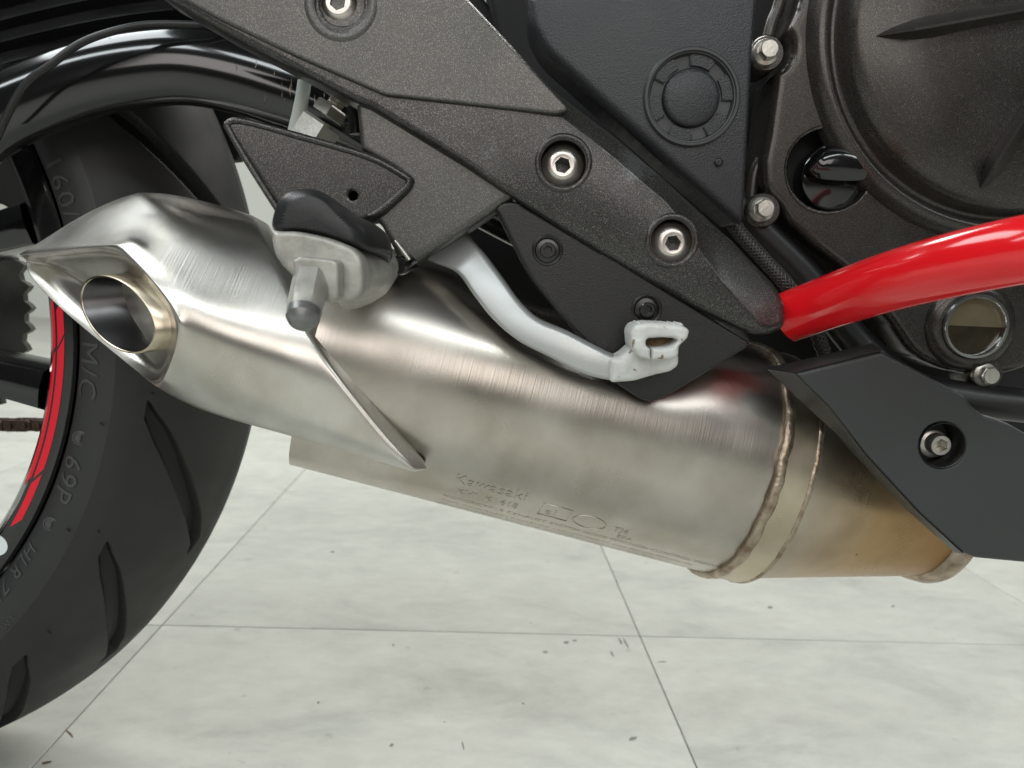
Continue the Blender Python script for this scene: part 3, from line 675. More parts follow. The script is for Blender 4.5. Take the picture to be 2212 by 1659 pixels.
for (x, y) in ((168, 945), (98, 1126)):
    t = ang_at(x, y, 0.252); c = wpt(0.252, t, side_at(0.252) - 0.0001)
    lathe('sidewall_button', [(0.0042, -0.0002), (0.0042, 0.0004), (0.0034, 0.0006), (0.0032, 0.0001), (0.0012, 0.0001), (0.0010, 0.0009), (0, 0.0010)], c, OUT, 'letter_rubber', wheel, 24)
for (x, y, r) in ((188, 910, .262), (136, 1140, .262), (22, 1425, .2635), (212, 1150, .27), (330, 852, .28), (107, 1362, .268)):
    if r < 0.2668: t = ang_at(x, y, r); c = wpt(r, t, side_at(r))
    else:
        t, u = on_tread(x, y); q = tr[min(range(len(tr)), key=lambda k: abs(ulen[k] - u))]; c = wpt(q.x, t, q.y)
    tube('vent_pip', [c, c + V((0.0012, -0.0012, 0.0004)), c + V((0.0024, -0.0016, -0.0006))], 0.00045, 'dull_black', wheel, 6, 2)
# red stripe stickers on the rim: arcs with slanted ends
def stripe(a0, a1, r0, r1, lab=None, slant=0.035):
    n = max(3, int(abs(a1 - a0) / 0.02)); vs_ = []; fs = []
    def ry(r):
        for p, q in zip(rimprof, rimprof[1:]):
            lo, hi = min(p[0], q[0]), max(p[0], q[0])
            if lo <= r <= hi and max(p[1], q[1]) < 0.437: return p[1] + (q[1] - p[1]) * ((r - p[0]) / (q[0] - p[0]) if q[0] != p[0] else 0)
        return 0.430
    for i in range(n + 1):
        for k in range(4):
            w = k / 3; r = r0 + (r1 - r0) * w; t = a0 + (a1 - a0) * i / n + slant * (w - 0.5); vs_.append(wpt(r, t, ry(r) - 0.00025))
    for i in range(n):
        for k in range(3): fs.append((i * 4 + k, i * 4 + k + 1, i * 4 + k + 5, i * 4 + k + 4))
    me = bpy.data.meshes.new('s'); me.from_pydata(vs_, [], fs); o = link('rim_stripe', me, 'red_sticker', wheel, lab); return o
def ra(x, y): return ang_at(x, y, 0.24)
def rim_ang(y):
    return min(fine, key=lambda t: abs(proj(wpt(0.229, t, 0.430))[1] - y))
for (y0, y1, a, b) in ((655, 735, .2293, .2334), (742, 1020, .2293, .2334), (1030, 1125, .2293, .2334), (655, 765, .2248, .2281), (775, 1045, .2248, .2281), (800, 1050, .2236, .2247)):
    stripe(rim_ang(y0), rim_ang(y1), a, b, 'red adhesive stripe on the black rim')
lathe('rim_sticker', [(0.0001, 0.0003), (0.006, 0.0003), (0.006, -0.001)], wpt(0.229, rim_ang(1178), 0.4297), OUT, 'white_mark', wheel, 24, 'small pale round sticker on the rim')
# spokes, hub, sprocket, chain
for k in range(10):
    a = R(-11 + 72 * (k // 2) + 27 * (k % 2)); secs = []
    for r, w, y in ((0.05, 0.017, 0.478), (0.10, 0.013, 0.462), (0.16, 0.0115, 0.458), (0.2085, 0.014, 0.456)):
        c = wpt(r, a, 0); tx = V((-math.sin(a), 0, math.cos(a)))
        secs.append([V((c.x, y + dy, c.z)) + tx * dw for dw, dy in ((-w, 0.004), (-w * 0.8, -0.004), (-w * 0.2, -0.006), (w * 0.2, -0.006), (w * 0.8, -0.004), (w, 0.004), (w * 0.9, 0.03), (-w * 0.9, 0.03))])
    loft('spoke', secs, 'gloss_black', wheel, sharp=30)
revolve('hub', [(0.012, 0.43), (0.045, 0.435), (0.055, 0.46), (0.055, 0.55), (0.03, 0.565), (0.012, 0.565)], [R(a * 6) for a in range(60)], 'gloss_black', wheel)
teeth = 46; sp = []
for k in range(teeth * 6):
    a = 2 * PI * k / (teeth * 6); ph = (k % 6) / 6; r = 0.1135 + 0.0058 * max(0, math.cos(2 * PI * ph)) ** 0.7 * (1 if math.cos(2 * PI * ph) > 0 else 0); sp.append((r, a))
bm = bmesh.new(); YS = 0.583
o1 = [bm.verts.new(wpt(r, a, YS)) for r, a in sp]; o2 = [bm.verts.new(wpt(r, a, YS + 0.006)) for r, a in sp]
i1 = [bm.verts.new(wpt(0.090, a, YS)) for r, a in sp]; i2 = [bm.verts.new(wpt(0.090, a, YS + 0.006)) for r, a in sp]; n = len(sp)
for k in range(n):
    q = (k + 1) % n; bm.faces.new((o1[k], o1[q], i1[q], i1[k])); bm.faces.new((o2[k], i2[k], i2[q], o2[q])); bm.faces.new((o1[k], o2[k], o2[q], o1[q])); bm.faces.new((i1[k], i1[q], i2[q], i2[k]))
spk = link('sprocket', from_bm(bm), 'sprocket_steel', wheel, 'dark toothed rear sprocket behind the wheel'); flat_by_angle(spk, 30)
for k in range(5):
    a = R(20 + 72 * k); c0, c1 = wpt(0.05, a, YS + 0.003), wpt(0.093, a + 0.12, YS + 0.003); tube('sprocket_arm', [c0, c1], 0.010, 'sprocket_steel', wheel, 10, 0, squash=0.4)
# lower run of the chain
bm = bmesh.new(); ca, cb = P(-60, 918, 0.586), P(74, 922, 0.586) + V((0.05, 0, 0.004)); nl = 9
for k in range(nl):
    p = ca.lerp(cb, (k + 0.5) / nl); L_ = (cb - ca).length / nl; dirx = (cb - ca).normalized(); y_ = 0.0055 if k % 2 else 0.0035
    for sg in (-1, 1):
        prism = []
        for t in range(20):
            an = 2 * PI * t / 20; ex = (1 if math.cos(an) > 0 else -1) * L_ * 0.5; rr = 0.0058 * (0.75 + 0.25 * abs(math.cos(an)))
            prism.append(p + dirx * (ex + rr * 0.9 * math.cos(an)) + V((0, 0, rr * math.sin(an))) + V((0, sg * y_, 0)))
        fr_ = [bm.verts.new(q) for q in prism]; bk_ = [bm.verts.new(q + V((0, 0.0016, 0))) for q in prism]
        bm.faces.new(fr_); bm.faces.new(bk_[::-1])
        for t in range(20): bm.faces.new((fr_[t], bk_[t], bk_[(t + 1) % 20], fr_[(t + 1) % 20]))
    tube_bm([p + dirx * L_ * 0.5 + V((0, -0.0075, 0)), p + dirx * L_ * 0.5 + V((0, 0.0085, 0))], 0.0024, 10, bm)
ch = link('chain', from_bm(bm), 'chain_steel', bike, 'greasy brown drive chain seen through the rear wheel'); flat_by_angle(ch, 30)

def scuffed():
    m = mat('scuffed_black', (0.006, 0.006, 0.006), 0.13, 0.0, coat=0.6); nt = m.node_tree; N = nt.nodes; L = nt.links; b = N['Principled BSDF']
    tc = N.new('ShaderNodeNewGeometry'); c = P(585, 150, 0.36)
    ds = N.new('ShaderNodeVectorMath'); ds.operation = 'DISTANCE'; ds.inputs[1].default_value = c; L.new(tc.outputs['Position'], ds.inputs[0])
    mr = N.new('ShaderNodeMapRange'); mr.inputs[1].default_value = 0.010; mr.inputs[2].default_value = 0.045; mr.inputs[3].default_value = 0.20; mr.inputs[4].default_value = -0.05; L.new(ds.outputs['Value'], mr.inputs[0])
    mp = N.new('ShaderNodeMapping'); mp.inputs['Rotation'].default_value = (0, 0.45, 0); mp.inputs['Scale'].default_value = (1, 1, 0.16); L.new(tc.outputs['Position'], mp.inputs[0])
    nz = N.new('ShaderNodeTexNoise'); nz.inputs['Scale'].default_value = 480; nz.inputs['Detail'].default_value = 4; L.new(mp.outputs[0], nz.inputs[0])
    ad = N.new('ShaderNodeMath'); ad.operation = 'ADD'; L.new(nz.outputs['Fac'], ad.inputs[0]); L.new(mr.outputs[0], ad.inputs[1])
    rp = N.new('ShaderNodeValToRGB'); rp.color_ramp.elements[0].position = 0.70; rp.color_ramp.elements[1].position = 0.76; L.new(ad.outputs[0], rp.inputs[0])
    mx = N.new('ShaderNodeMix'); mx.data_type = 'RGBA'; L.new(rp.outputs[0], mx.inputs[0]); mx.inputs[6].default_value = (0.006, 0.006, 0.006, 1); mx.inputs[7].default_value = (0.22, 0.17, 0.13, 1); L.new(mx.outputs[2], b.inputs['Base Color'])
    bp = N.new('ShaderNodeBump'); bp.inputs['Strength'].default_value = 0.7; bp.inputs['Distance'].default_value = 0.0006; bp.invert = True; L.new(rp.outputs[0], bp.inputs['Height']); L.new(bp.outputs[0], b.inputs['Normal'])
scuffed()
# ---- swingarm, hugger, hose over the wheel -------------------------------
def arc(pts, Y): return [P(x, y, Y) for x, y in pts]
def px_tube(name, pts, rad_px, Y, m, parent, n=24, label=None, squash=1.0, k=8):
    return tube(name, [P(p[0], p[1], p[2] if len(p) > 2 else Y) for p in pts], rad_px / PXM(Y), m, parent, n, k, label, squash)
swing = px_tube('swingarm', [(-260, 480), (-120, 335), (0, 250), (90, 208), (190, 172), (300, 150), (400, 144), (500, 160), (600, 190), (720, 235), (900, 330), (1100, 440), (1300, 540)], 77, 0.398, 'scuffed_black', bike, 40, 'scratched gloss black swingarm arching over the rear tyre', squash=0.62)
def hugger(u, v):
    # u along the arc (picture), v across; steps give the ridged look of the mudguard
    x = -160 + 900 * u; base = 190 - 150 * math.sin(min(1, max(0, (u + 0.02) / 1.0)) * PI * 0.62) + 30 * u
    y = base - 260 * v; st = 0.006 * abs(((v * 5.5) % 1.0) - 0.5) * 2
    return P(x, y + 0, 0.405 + 0.008 * v - st)
sheet('mudguard', hugger, [i / 40 for i in range(41)], [i / 66 for i in range(67)], 'gloss_black', bike, closed_v=False, label='ridged gloss black mudguard above the swingarm', sharp=25)
px_tube('brake_hose', [(-20, 330, .37), (0, 282, .37), (50, 188, .37), (112, 138, .37), (175, 93, .372), (250, 66, .375), (325, 53, .38), (425, 54, .385), (470, 62, .39), (560, 100, .40)], 8, 0.375, 'satin_black', bike, 14, 'thin black rubber hose curving over the swingarm')
plate('subframe', [(300, -60), (420, 20), (560, 90), (740, 200), (800, 330), (900, 420), (1150, 480), (1300, 300), (1000, -60)], 0.475, 0.02, 'dull_black', bike, 0.004, label='dark inner frame behind the footrest bracket')
plate('dark_backing', [(-90, 280), (70, 280), (108, 452), (52, 470), (0, 440), (-90, 430)], 0.552, 0.012, 'satin_black', bike, 0.002, label='unidentified dark part seen through the rear wheel')  # unidentified dark part, added to close the pale gap behind the rim
plate('inner_fender', [(430, 150), (620, 150), (620, 250), (540, 300), (511, 345), (460, 350)], 0.545, 0.01, 'dull_black', bike, 0.002, label='dark inner fender between tyre and bracket')
plate('pivot_cover', [(860, 470), (1150, 430), (1420, 560), (1560, 700), (1480, 790), (1240, 730), (1060, 640), (935, 600)], 0.462, 0.02, 'satin_black', bike, 0.006, label='black swingarm pivot cover')

# ---- footrest bracket ----------------------------------------------------
YB = 0.323
arm_px = rnd([(330, -20, 0), (470, 62, 0), (640, 152, 0), (770, 222, 0), (800, 232, 0), (1000, 355, 0), (1085, 412, 0), (1300, 548, 0), (1500, 663, 0), (1640, 730, 40), (1712, 712, 34), (1712, 640, 40), (1600, 520, 0), (1484, 415, 0), (1340, 290, 0), (1200, 185, 0), (1072, 50, 0), (1005, -20, 0)], 10)
def arm_bev(x0, y0, x1, y1):
    mx, my = (x0 + x1) / 2, (y0 + y1) / 2
    if mx > 990 and my < (mx - 990) * 0.88 + 40: return 0.0022 if mx < 1650 else 0.0030
    if mx > 1600: return 0.0045
    return 0.0030
def arm_crown(x, y):                       # the casting swells along its middle line
    ax_, ay_, bx_, by_ = 700, 10, 1700, 690; L_ = math.hypot(bx_ - ax_, by_ - ay_); d = ((x - ax_) * (by_ - ay_) - (y - ay_) * (bx_ - ax_)) / L_
    pl_ = ((1005, -20), (1072, 50), (1200, 185), (1340, 290), (1484, 415), (1600, 520), (1712, 645)); de = 1e9
    for (x0, y0), (x1, y1) in zip(pl_, pl_[1:]):
        dx, dy = x1 - x0, y1 - y0; f = max(0, min(1, ((x - x0) * dx + (y - y0) * dy) / (dx * dx + dy * dy))); de = min(de, math.hypot(x - x0 - f * dx, y - y0 - f * dy))
    wf = 46 + 44 * smooth(1430, 1560, x); k = 0.62 - 0.14 * smooth(1430, 1560, x)
    return 0.0030 * (d / 130) ** 2 * smooth(1000, 1350, x) + k * max(0.0, wf - de) / PXM(YB)
arm = plate('footrest_bracket', arm_px, YB, 0.022, 'grey_paint', bike, 0.003, 4, 'dark grey cast footrest bracket with worn paint', arm_bev,
            holes=((1217, 352, 54 / PXM(YB), 0.0105), (1452, 520, 51 / PXM(YB), 0.0095), (738, 8, 48 / PXM(YB), 0.012)), crown=arm_crown)
cover = plate('cover_plate', rnd([(352, -25, 0), (470, 40, 0), (640, 122, 0), (832, 206, 10), (1205, 247, 16), (1231, 236, 18), (985, -25, 0)], 8), YB - 0.0022, 0.0045, 'grey_plate', arm, 0.0012, 3, 'flat lighter grey cover plate on the bracket', holes=((736, 8, 57 / PXM(YB), None),))
# raised collars round the bolt wells
def collar(x, y, rp, Y, m, parent, w=0.0012, hgt=0.0006):
    r = rp / PXM(Y); lathe('bolt_collar', [(r - w * 0.8, 0.006), (r - w * 0.8, 0.0), (r - w * 0.3, hgt), (r + w * 0.5, hgt * 0.8), (r + w, -0.0004)][::1] if False else [(r - w, -0.006), (r - w, 0.0), (r - w * 0.5, hgt), (r + w * 0.3, hgt), (r + w, -0.0003)], P(x, y, Y), OUT, m, parent, 56, sharp=50)
collar(1217, 352, 55, YB, 'grey_paint', arm); collar(1452, 520, 52, YB, 'grey_paint', arm); collar(736, 8, 66, YB - 0.0022, 'grey_plate', arm, 0.0022)
button = socket_bolt_mesh([(0, -0.012), (0.0088, -0.012), (0.0094, 0.0), (0.0093, 0.0008), (0.0086, 0.0018), (0.0075, 0.0030), (0.0060, 0.0041), (0.0050, 0.0046), (0.0044, 0.0047), (0.0040, 0.0046), (0, 0.0046)], 0.0034, 0.0095, 0.0047, 'bolt_steel')
for (x, y, lab) in ((1214, 360, 'stainless socket bolt in the upper well of the bracket'), (1449, 526, 'stainless socket bolt in the lower well of the bracket'), (735, 12, 'stainless socket bolt in the cover plate')):
    put('socket_bolt', button, P(x, y, YB + 0.007), OUT, arm, lab, 0.3 + x)
# web below the arm and the plate that carries the foot peg
web = plate('web', rnd([(768, 215, 8), (800, 225, 0), (1010, 352, 0), (1120, 415, 0), (1110, 428, 6), (1052, 470, 6), (960, 530, 0), (882, 577, 8), (868, 572, 6), (825, 490, 0), (806, 470, 0), (880, 395, 6), (862, 372, 0), (800, 335, 6), (779, 322, 4)], 6), YB + 0.0045, 0.016, 'grey_plate', arm, 0.0022, 3, 'smooth grey triangular web of the bracket', lambda a, b, c, d: 0.0034 if (a + c) / 2 > 875 and (b + d) / 2 > 415 else None)
mount = plate('peg_mount', rnd([(474, 268, 6), (486, 258, 6), (520, 252, 6), (640, 283, 0), (800, 330, 0), (884, 374, 10), (897, 388, 8), (886, 412, 10), (828, 466, 6), (800, 476, 10), (720, 500, 0), (612, 470, 8)], 6), YB + 0.002, 0.018, 'grey_paint', arm, 0.0026, 3, 'pointed grey plate carrying the foot peg', holes=((762, 422, 11 / PXM(YB), None),))
rim_path = [(489, 270), (520, 261), (640, 293), (795, 339), (872, 380), (883, 391), (874, 408), (820, 456), (796, 466)]
tube('raised_rim', [P(x, y, YB + 0.0022) for x, y in catmull([V((a, b, 0)) for a, b in rim_path], 3) for z in (0,)] if False else [P(a, b, YB + 0.0022) for a, b in rim_path], 0.0014, 'grey_paint', mount if False else arm, 10, 4)
tube('raised_rim', [P(a, b, YB + 0.0022) for a, b in ((490, 272), (520, 325), (560, 390), (606, 462))], 0.0014, 'grey_paint', arm, 10, 4)
# brake rod clevis and white sleeve in the opening
px_tube('clevis_rod', [(658, 176), (650, 225), (636, 285)], 14, 0.36, 'white_plastic', bike, 16, 'short white plastic sleeve behind the bracket')
cax = (P(742, 188, 0.357) - P(672, 300, 0.357)).normalized()
clv = link('brake_clevis', from_bm(prism_bm(bmesh.new(), 4, 0.0092, -0.012, 0.0030, frame(P(690, 275, 0.357), cax) @ Matrix.Rotation(0.4, 4, 'Z'), 0.0012)), 'zinc', bike, 'zinc plated clevis with lock nut and hex rod end', smooth=False)
lk = link('lock_nut', from_bm(prism_bm(bmesh.new(), 6, 0.0078, 0, 0.0052, frame(P(707, 251, 0.357), cax) @ Matrix.Rotation(0.2, 4, 'Z'), 0.0008)), 'zinc', clv, smooth=False)
tube('threaded_rod', [P(715, 240, .357), P(732, 212, .357)], 0.0034, 'zinc', clv, 14, 0)
for k in range(4):
    c = P(715, 240, .357).lerp(P(732, 212, .357), 0.25 + 0.2 * k); lathe('thread', [(0.0033, -0.0006), (0.0039, 0), (0.0033, 0.0006)], c, cax, 'zinc', clv, 16)
link('rod_hex', from_bm(prism_bm(bmesh.new(), 6, 0.0054, 0, 0.0042, frame(P(728, 217, 0.357), cax) @ Matrix.Rotation(0.5, 4, 'Z'), 0.0006)), 'zinc', clv, smooth=False)
px_tube('rubber_boot', [(715, 190), (745, 205), (765, 240), (770, 290)], 14, 0.368, 'satin_black', bike, 14, 'black rubber boot beside the clevis')

# ---- heel guard ----------------------------------------------------------
YG = 0.3275
guard_px = rnd([(1068, 452, 10), (1086, 436, 12), (1118, 434, 16), (1300, 543, 0), (1500, 665, 0), (1621, 741, 8), (1614, 752, 6), (1448, 852, 20), (1408, 870, 24), (1382, 862, 12), (1322, 822, 0), (1285, 765, 10), (1200, 672, 10), (1150, 610, 20), (1122, 560, 0)], 8)
guard = plate('heel_guard', guard_px, YG, 0.0045, 'guard_black', bike, 0.0013, 3, 'black scuffed heel guard plate with two small bolts', lambda a, b, c, d: 0.0022 if (a + c) / 2 < 1300 and (b + d) / 2 > 470 else None,
              holes=((1183, 541, 31 / PXM(YG), 0.0028), (1397, 669, 31 / PXM(YG), 0.0028)))
small = socket_bolt_mesh([(0, -0.003), (0.0052, -0.003), (0.0054, -0.0004), (0.0050, 0.0002), (0.0033, 0.0004), (0.0033, 0.0022), (0.0029, 0.0026), (0, 0.0026)], 0.0021, 0.0022, 0.0026, 'bolt_black')
for (x, y, lab) in ((1183, 541, 'black socket bolt at the top of the heel guard'), (1397, 669, 'black socket bolt near the brake pedal tip')):
    put('guard_bolt', small, P(x, y, YG + 0.0022), OUT, guard, lab, 0.5)
    r = 32 / PXM(YG); lathe('bolt_collar', [(r - 0.0012, -0.0025), (r - 0.001, 0.0), (r - 0.0003, 0.0004), (r + 0.0006, -0.0002)], P(x, y, YG), OUT, 'guard_black', guard, 48)

# ---- brake pedal ---------------------------------------------------------
top_e = [(992, 478, .345), (1012, 508, .342), (1050, 552, .336), (1090, 606, .330), (1125, 654, .325), (1165, 690, .320), (1225, 716, .316), (1290, 750, .313), (1335, 770, .312), (1362, 764, .311)]
bot_e = [(905, 555, .345), (935, 568, .342), (985, 590, .336), (1022, 640, .330), (1065, 693, .325), (1118, 738, .320), (1185, 773, .316), (1255, 808, .313), (1318, 824, .312), (1380, 822, .311)]
secs = []
tt = catmull([V(a) for a in top_e], 4); bb = catmull([V(a) for a in bot_e], 4)
for a, b in zip(tt, bb):
    A, B = P(*a), P(*b); d = (B - A); o_ = V((0, 0.0095, 0)); e = d.normalized() * 0.0011
    secs.append([A + e * 0.3 + V((0, 0.002, 0)), A + e + V((0, 0.0004, 0)), A + e * 2, B - e * 2, B - e + V((0, 0.0004, 0)), B - e * 0.3 + V((0, 0.002, 0)), B + o_, A + o_])
pedal = loft('brake_pedal', secs, 'pedal_silver', bike, label='silver painted rear brake pedal lever', sharp=60)
# toe end: lump of painted metal with an open loop
def blob(name, outline, Y0, Y1, m, parent, label=None, bulge=0.0, amp=0.0006, sub=2, inner=None):
    bm = bmesh.new(); secs_ = []
    cx = sum(p[0] for p in outline) / len(outline); cy = sum(p[1] for p in outline) / len(outline)
    for w, sc in ((0, 0.86), (0.12, 0.97), (0.5, 1.0), (0.88, 0.97), (1, 0.86)):
        Y = Y0 + (Y1 - Y0) * w; secs_.append([bm.verts.new(P(cx + (x - cx) * sc, cy + (y - cy) * sc, Y)) for x, y in outline])
    if inner:
        ins = []
        for w, sc in ((0, 1.12), (0.12, 1.0), (0.5, 0.97), (0.88, 1.0), (1, 1.1)):
            Y = Y0 + (Y1 - Y0) * w; ix = sum(p[0] for p in inner) / len(inner); iy = sum(p[1] for p in inner) / len(inner)
            ins.append([bm.verts.new(P(ix + (x - ix) * sc, iy + (y - iy) * sc, Y)) for x, y in inner])
    n = len(outline)
    for a, b in zip(secs_, secs_[1:]):
        for k in range(n): bm.faces.new((a[k], a[(k + 1) % n], b[(k + 1) % n], b[k]))
    if inner:
        for a, b in zip(ins, ins[1:]):
            for k in range(n): bm.faces.new((a[k], b[k], b[(k + 1) % n], a[(k + 1) % n]))
        for A_, B_ in ((secs_[0], ins[0]), (secs_[-1], ins[-1])):
            for k in range(n): bm.faces.new((A_[k], A_[(k + 1) % n], B_[(k + 1) % n], B_[k]))
    else: bm.faces.new(secs_[0]); bm.faces.new(secs_[-1])
    o = link(name, from_bm(bm), m, parent, label); md = o.modifiers.new('s', 'SUBSURF'); md.levels = md.render_levels = sub; bake(o)
    for v in o.data.vertices: v.co += V((noise.noise(v.co * 160), noise.noise(v.co * 160 + V((5, 0, 0))), noise.noise(v.co * 160 + V((0, 9, 0))))) * amp
    for p in o.data.polygons: p.use_smooth = True
    return o
def rough_edge(pts, amp=0.7, seed=0):
    out = []
    for i, p in enumerate(rnd(pts, 7, 3)): out.append((p[0] + amp * noise.noise(V((p[0] * 0.11, p[1] * 0.11, seed))), p[1] + amp * noise.noise(V((p[0] * 0.11, p[1] * 0.11, seed + 7)))))
    return out
def lumpy(x, y): return 0.0009 * noise.noise(V((x * 0.03, y * 0.03, 2.0))) + 0.00012 * noise.noise(V((x * 0.12, y * 0.12, 5.0)))
plate('pedal_foot', rough_edge([(1318, 777), (1342, 770), (1358, 756), (1372, 744), (1420, 748), (1452, 752), (1468, 766), (1468, 790), (1452, 803), (1412, 812), (1372, 824), (1320, 828)]), 0.3075, 0.013, 'pedal_paint', pedal, 0.0028, 3, 'lumpy white painted end of the brake pedal', crown=lumpy)
plate('toe_loop', rough_edge([(1380, 772), (1365, 752), (1363, 716), (1373, 702), (1400, 697), (1440, 699), (1476, 703), (1492, 714), (1487, 731), (1469, 747), (1467, 770), (1450, 778), (1409, 778, 0), (1408, 753, 0), (1440, 751), (1456, 745), (1466, 737, 3), (1459, 731), (1430, 729), (1402, 731), (1395, 738), (1397, 748, 3), (1406, 754, 0), (1406, 778, 0)], 0.6, 3), 0.298, 0.017, 'pedal_paint', pedal, 0.0019, 3, 'chipped white painted loop of the pedal toe piece', crown=lumpy)
for k in range(7):
    plate('grip_tooth', rnd([(1376 + k * 15, 701 + k * 0.4), (1382 + k * 15, 695 + k * 0.4), (1388 + k * 15, 701 + k * 0.4)], 2), 0.2995, 0.014, 'pedal_paint', pedal, 0.0004)
mat('loop_rust', (0.30, 0.20, 0.10), 0.7, 0.0, var=0.6, vscale=300, bump=0.6, bscale=400)
plate('loop_floor', [(1388, 725), (1466, 725), (1466, 752), (1388, 752)], 0.309, 0.002, 'loop_rust', pedal, 0)

# ---- foot peg ------------------------------------------------------------
def sec(px, Y): return [P(x, y, Y) for x, y in px]
def resample(px, n):
    pts = [V((a, b, 0)) for a, b in px]; cc = catmull(pts, 8, True); L_ = [0]
    for a, b in zip(cc, cc[1:] + cc[:1]): L_.append(L_[-1] + (b - a).length)
    out = []; j = 0
    for k in range(n):
        t = L_[-1] * k / n
        while L_[j + 1] < t: j += 1
        a, b = cc[j], cc[(j + 1) % len(cc)]; f = (t - L_[j]) / max(1e-9, L_[j + 1] - L_[j]); q = a.lerp(b, f); out.append((q.x, q.y))
    return out
YP = 0.262
peg_secs = [(resample([(612, 506), (618, 540), (640, 572), (700, 612), (735, 640), (772, 640), (784, 608), (776, 562), (752, 534), (700, 514), (650, 506)], 40), YP + 0.006),
            (resample([(620, 505), (640, 545), (690, 600), (732, 652), (775, 658), (822, 638), (848, 605), (838, 570), (800, 538), (720, 512), (660, 505)], 40), YP + 0.030),
            (resample([(700, 512), (715, 560), (728, 630), (745, 668), (790, 660), (836, 632), (852, 600), (856, 575), (846, 555), (810, 532), (755, 514)], 40), YP + 0.052),
            (resample([(770, 500), (770, 560), (790, 620), (820, 620), (850, 600), (866, 585), (868, 560), (856, 545), (840, 530), (815, 510), (790, 500)], 40), YP + 0.072)]
peg = loft('foot_peg', [sec(p, y) for p, y in peg_secs], 'aluminium', bike, label='worn foot peg with bare aluminium end facing outward', sharp=50)
# rounded end plate with boss and hexagonal feeler pin
plate('end_plate', rnd([(585, 512, 14), (592, 500, 10), (640, 499, 30), (705, 512, 40), (764, 536, 26), (782, 560, 16), (787, 600, 20), (784, 636, 20), (752, 652, 20), (700, 640, 30), (640, 604, 40), (606, 572, 30), (590, 545, 20)], 10, 6), YP, 0.009, 'aluminium', peg, 0.0016, 3, 'rounded cast aluminium end plate of the foot peg')
plate('boss', rnd([(631, 562, 5), (650, 553, 5), (720, 560, 6), (731, 568, 6), (732, 640, 8), (716, 655, 8), (690, 650, 6), (634, 610, 6)], 6), YP - 0.008, 0.0085, 'aluminium', peg, 0.0012, 3, 'square boss on the end plate')
pin_a, pin_b = P(672, 600, YP - 0.006), P(652, 698, YP - 0.020); pax = (pin_b - pin_a); pl = pax.length; pax.normalize(); Mf = frame(pin_a, pax)
bm = bmesh.new(); rings = []
for h_, r_ in ((0, 0.0060), (pl * 0.55, 0.0060), (pl * 0.76, 0.0060), (pl * 0.90, 0.0057), (pl * 0.99, 0.0046), (pl * 1.05, 0.0030), (pl * 1.075, 0.0010)):
    ring_ = []
    for k in range(24):
        a = 2 * PI * k / 24; hx = math.cos(PI / 6) / math.cos((a % (PI / 3)) - PI / 6); w = 1 - smooth(pl * 0.6, pl * 0.8, h_); ring_.append(bm.verts.new(Mf @ V((r_ * (hx * w + (1 - w) * 0.93) * math.cos(a), r_ * (hx * w + (1 - w) * 0.93) * math.sin(a), h_))))
    rings.append(ring_)
for a, b in zip(rings, rings[1:]):
    for k in range(24): bm.faces.new((a[k], a[(k + 1) % 24], b[(k + 1) % 24], b[k]))
bm.faces.new(rings[-1]); bm.faces.new(rings[0]); me = from_bm(bm)
pin = link('feeler_pin', me, 'aluminium', peg, 'hexagonal metal pin with worn dark rounded tip', smooth=True); flat_by_angle(pin, 22)
mat('pin_tip', (0.26, 0.26, 0.25), 0.36, 0.5, var=0.3, vscale=200); me.materials.append(MATS['pin_tip'])
for p in me.polygons:
    c = sum((me.vertices[i].co for i in p.vertices), V()) / len(p.vertices) + LOC[pin.name]
    if (c - pin_a).dot(pax) > pl * 0.74: p.material_index = 1
# rubber pad: dome at the outer end narrowing to a ribbed neck
def ctrl(px): return catmull([V((a, b, 0)) for a, b in px], 5, True)
pad = [(ctrl([(596, 494), (600, 452), (616, 426), (645, 414), (678, 416), (708, 434), (734, 462), (768, 500), (776, 530), (740, 520), (690, 506), (640, 497)]), YP + 0.002),
       (ctrl([(588, 498), (592, 450), (610, 420), (642, 407), (682, 408), (716, 426), (746, 456), (788, 490), (800, 540), (752, 528), (700, 510), (640, 499)]), YP + 0.008),
       (ctrl([(594, 496), (600, 450), (618, 422), (648, 409), (690, 412), (728, 434), (760, 460), (812, 492), (830, 548), (775, 540), (710, 512), (645, 500)]), YP + 0.022)]
for k in range(8):
    f = k / 7; o_ = -10 if k % 2 else 0
    pad.append((ctrl([(640 + 120 * f, 496 + 8 * f), (650 + 112 * f, 462 + 26 * f + o_ * -1), (664 + 104 * f, 440 + 36 * f - o_), (690 + 88 * f, 428 + 42 * f - o_), (720 + 70 * f, 436 + 40 * f - o_), (750 + 52 * f, 452 + 34 * f - o_), (790 + 28 * f, 474 + 24 * f - o_), (832 + 12 * f + o_, 498 + 12 * f), (852 - 2 * f + o_, 545 + 6 * f), (838 - 6 * f, 566 + 4 * f), (790 + 10 * f, 552 + 6 * f), (710 + 60 * f, 514 + 20 * f)]), YP + 0.030 + 0.034 * f))
loft('rubber_pad', [sec([(q.x, q.y) for q in p], y) for p, y in pad], 'rubber', peg, label='domed black rubber pad with ribbed inner end', sharp=60, sub=1)
px_tube('pivot_pin', [(853, 520, .322), (872, 545, .322), (884, 562, .322)], 5, 0.322, 'zinc', peg, 12)
lathe('pivot_bolt', [(0.0001, 0.0035), (0.0032, 0.0035), (0.0042, 0.002), (0.0042, -0.006)], P(868, 572, 0.325), V((-0.3, -0.9, -0.2)), 'gloss_black', peg, 24)

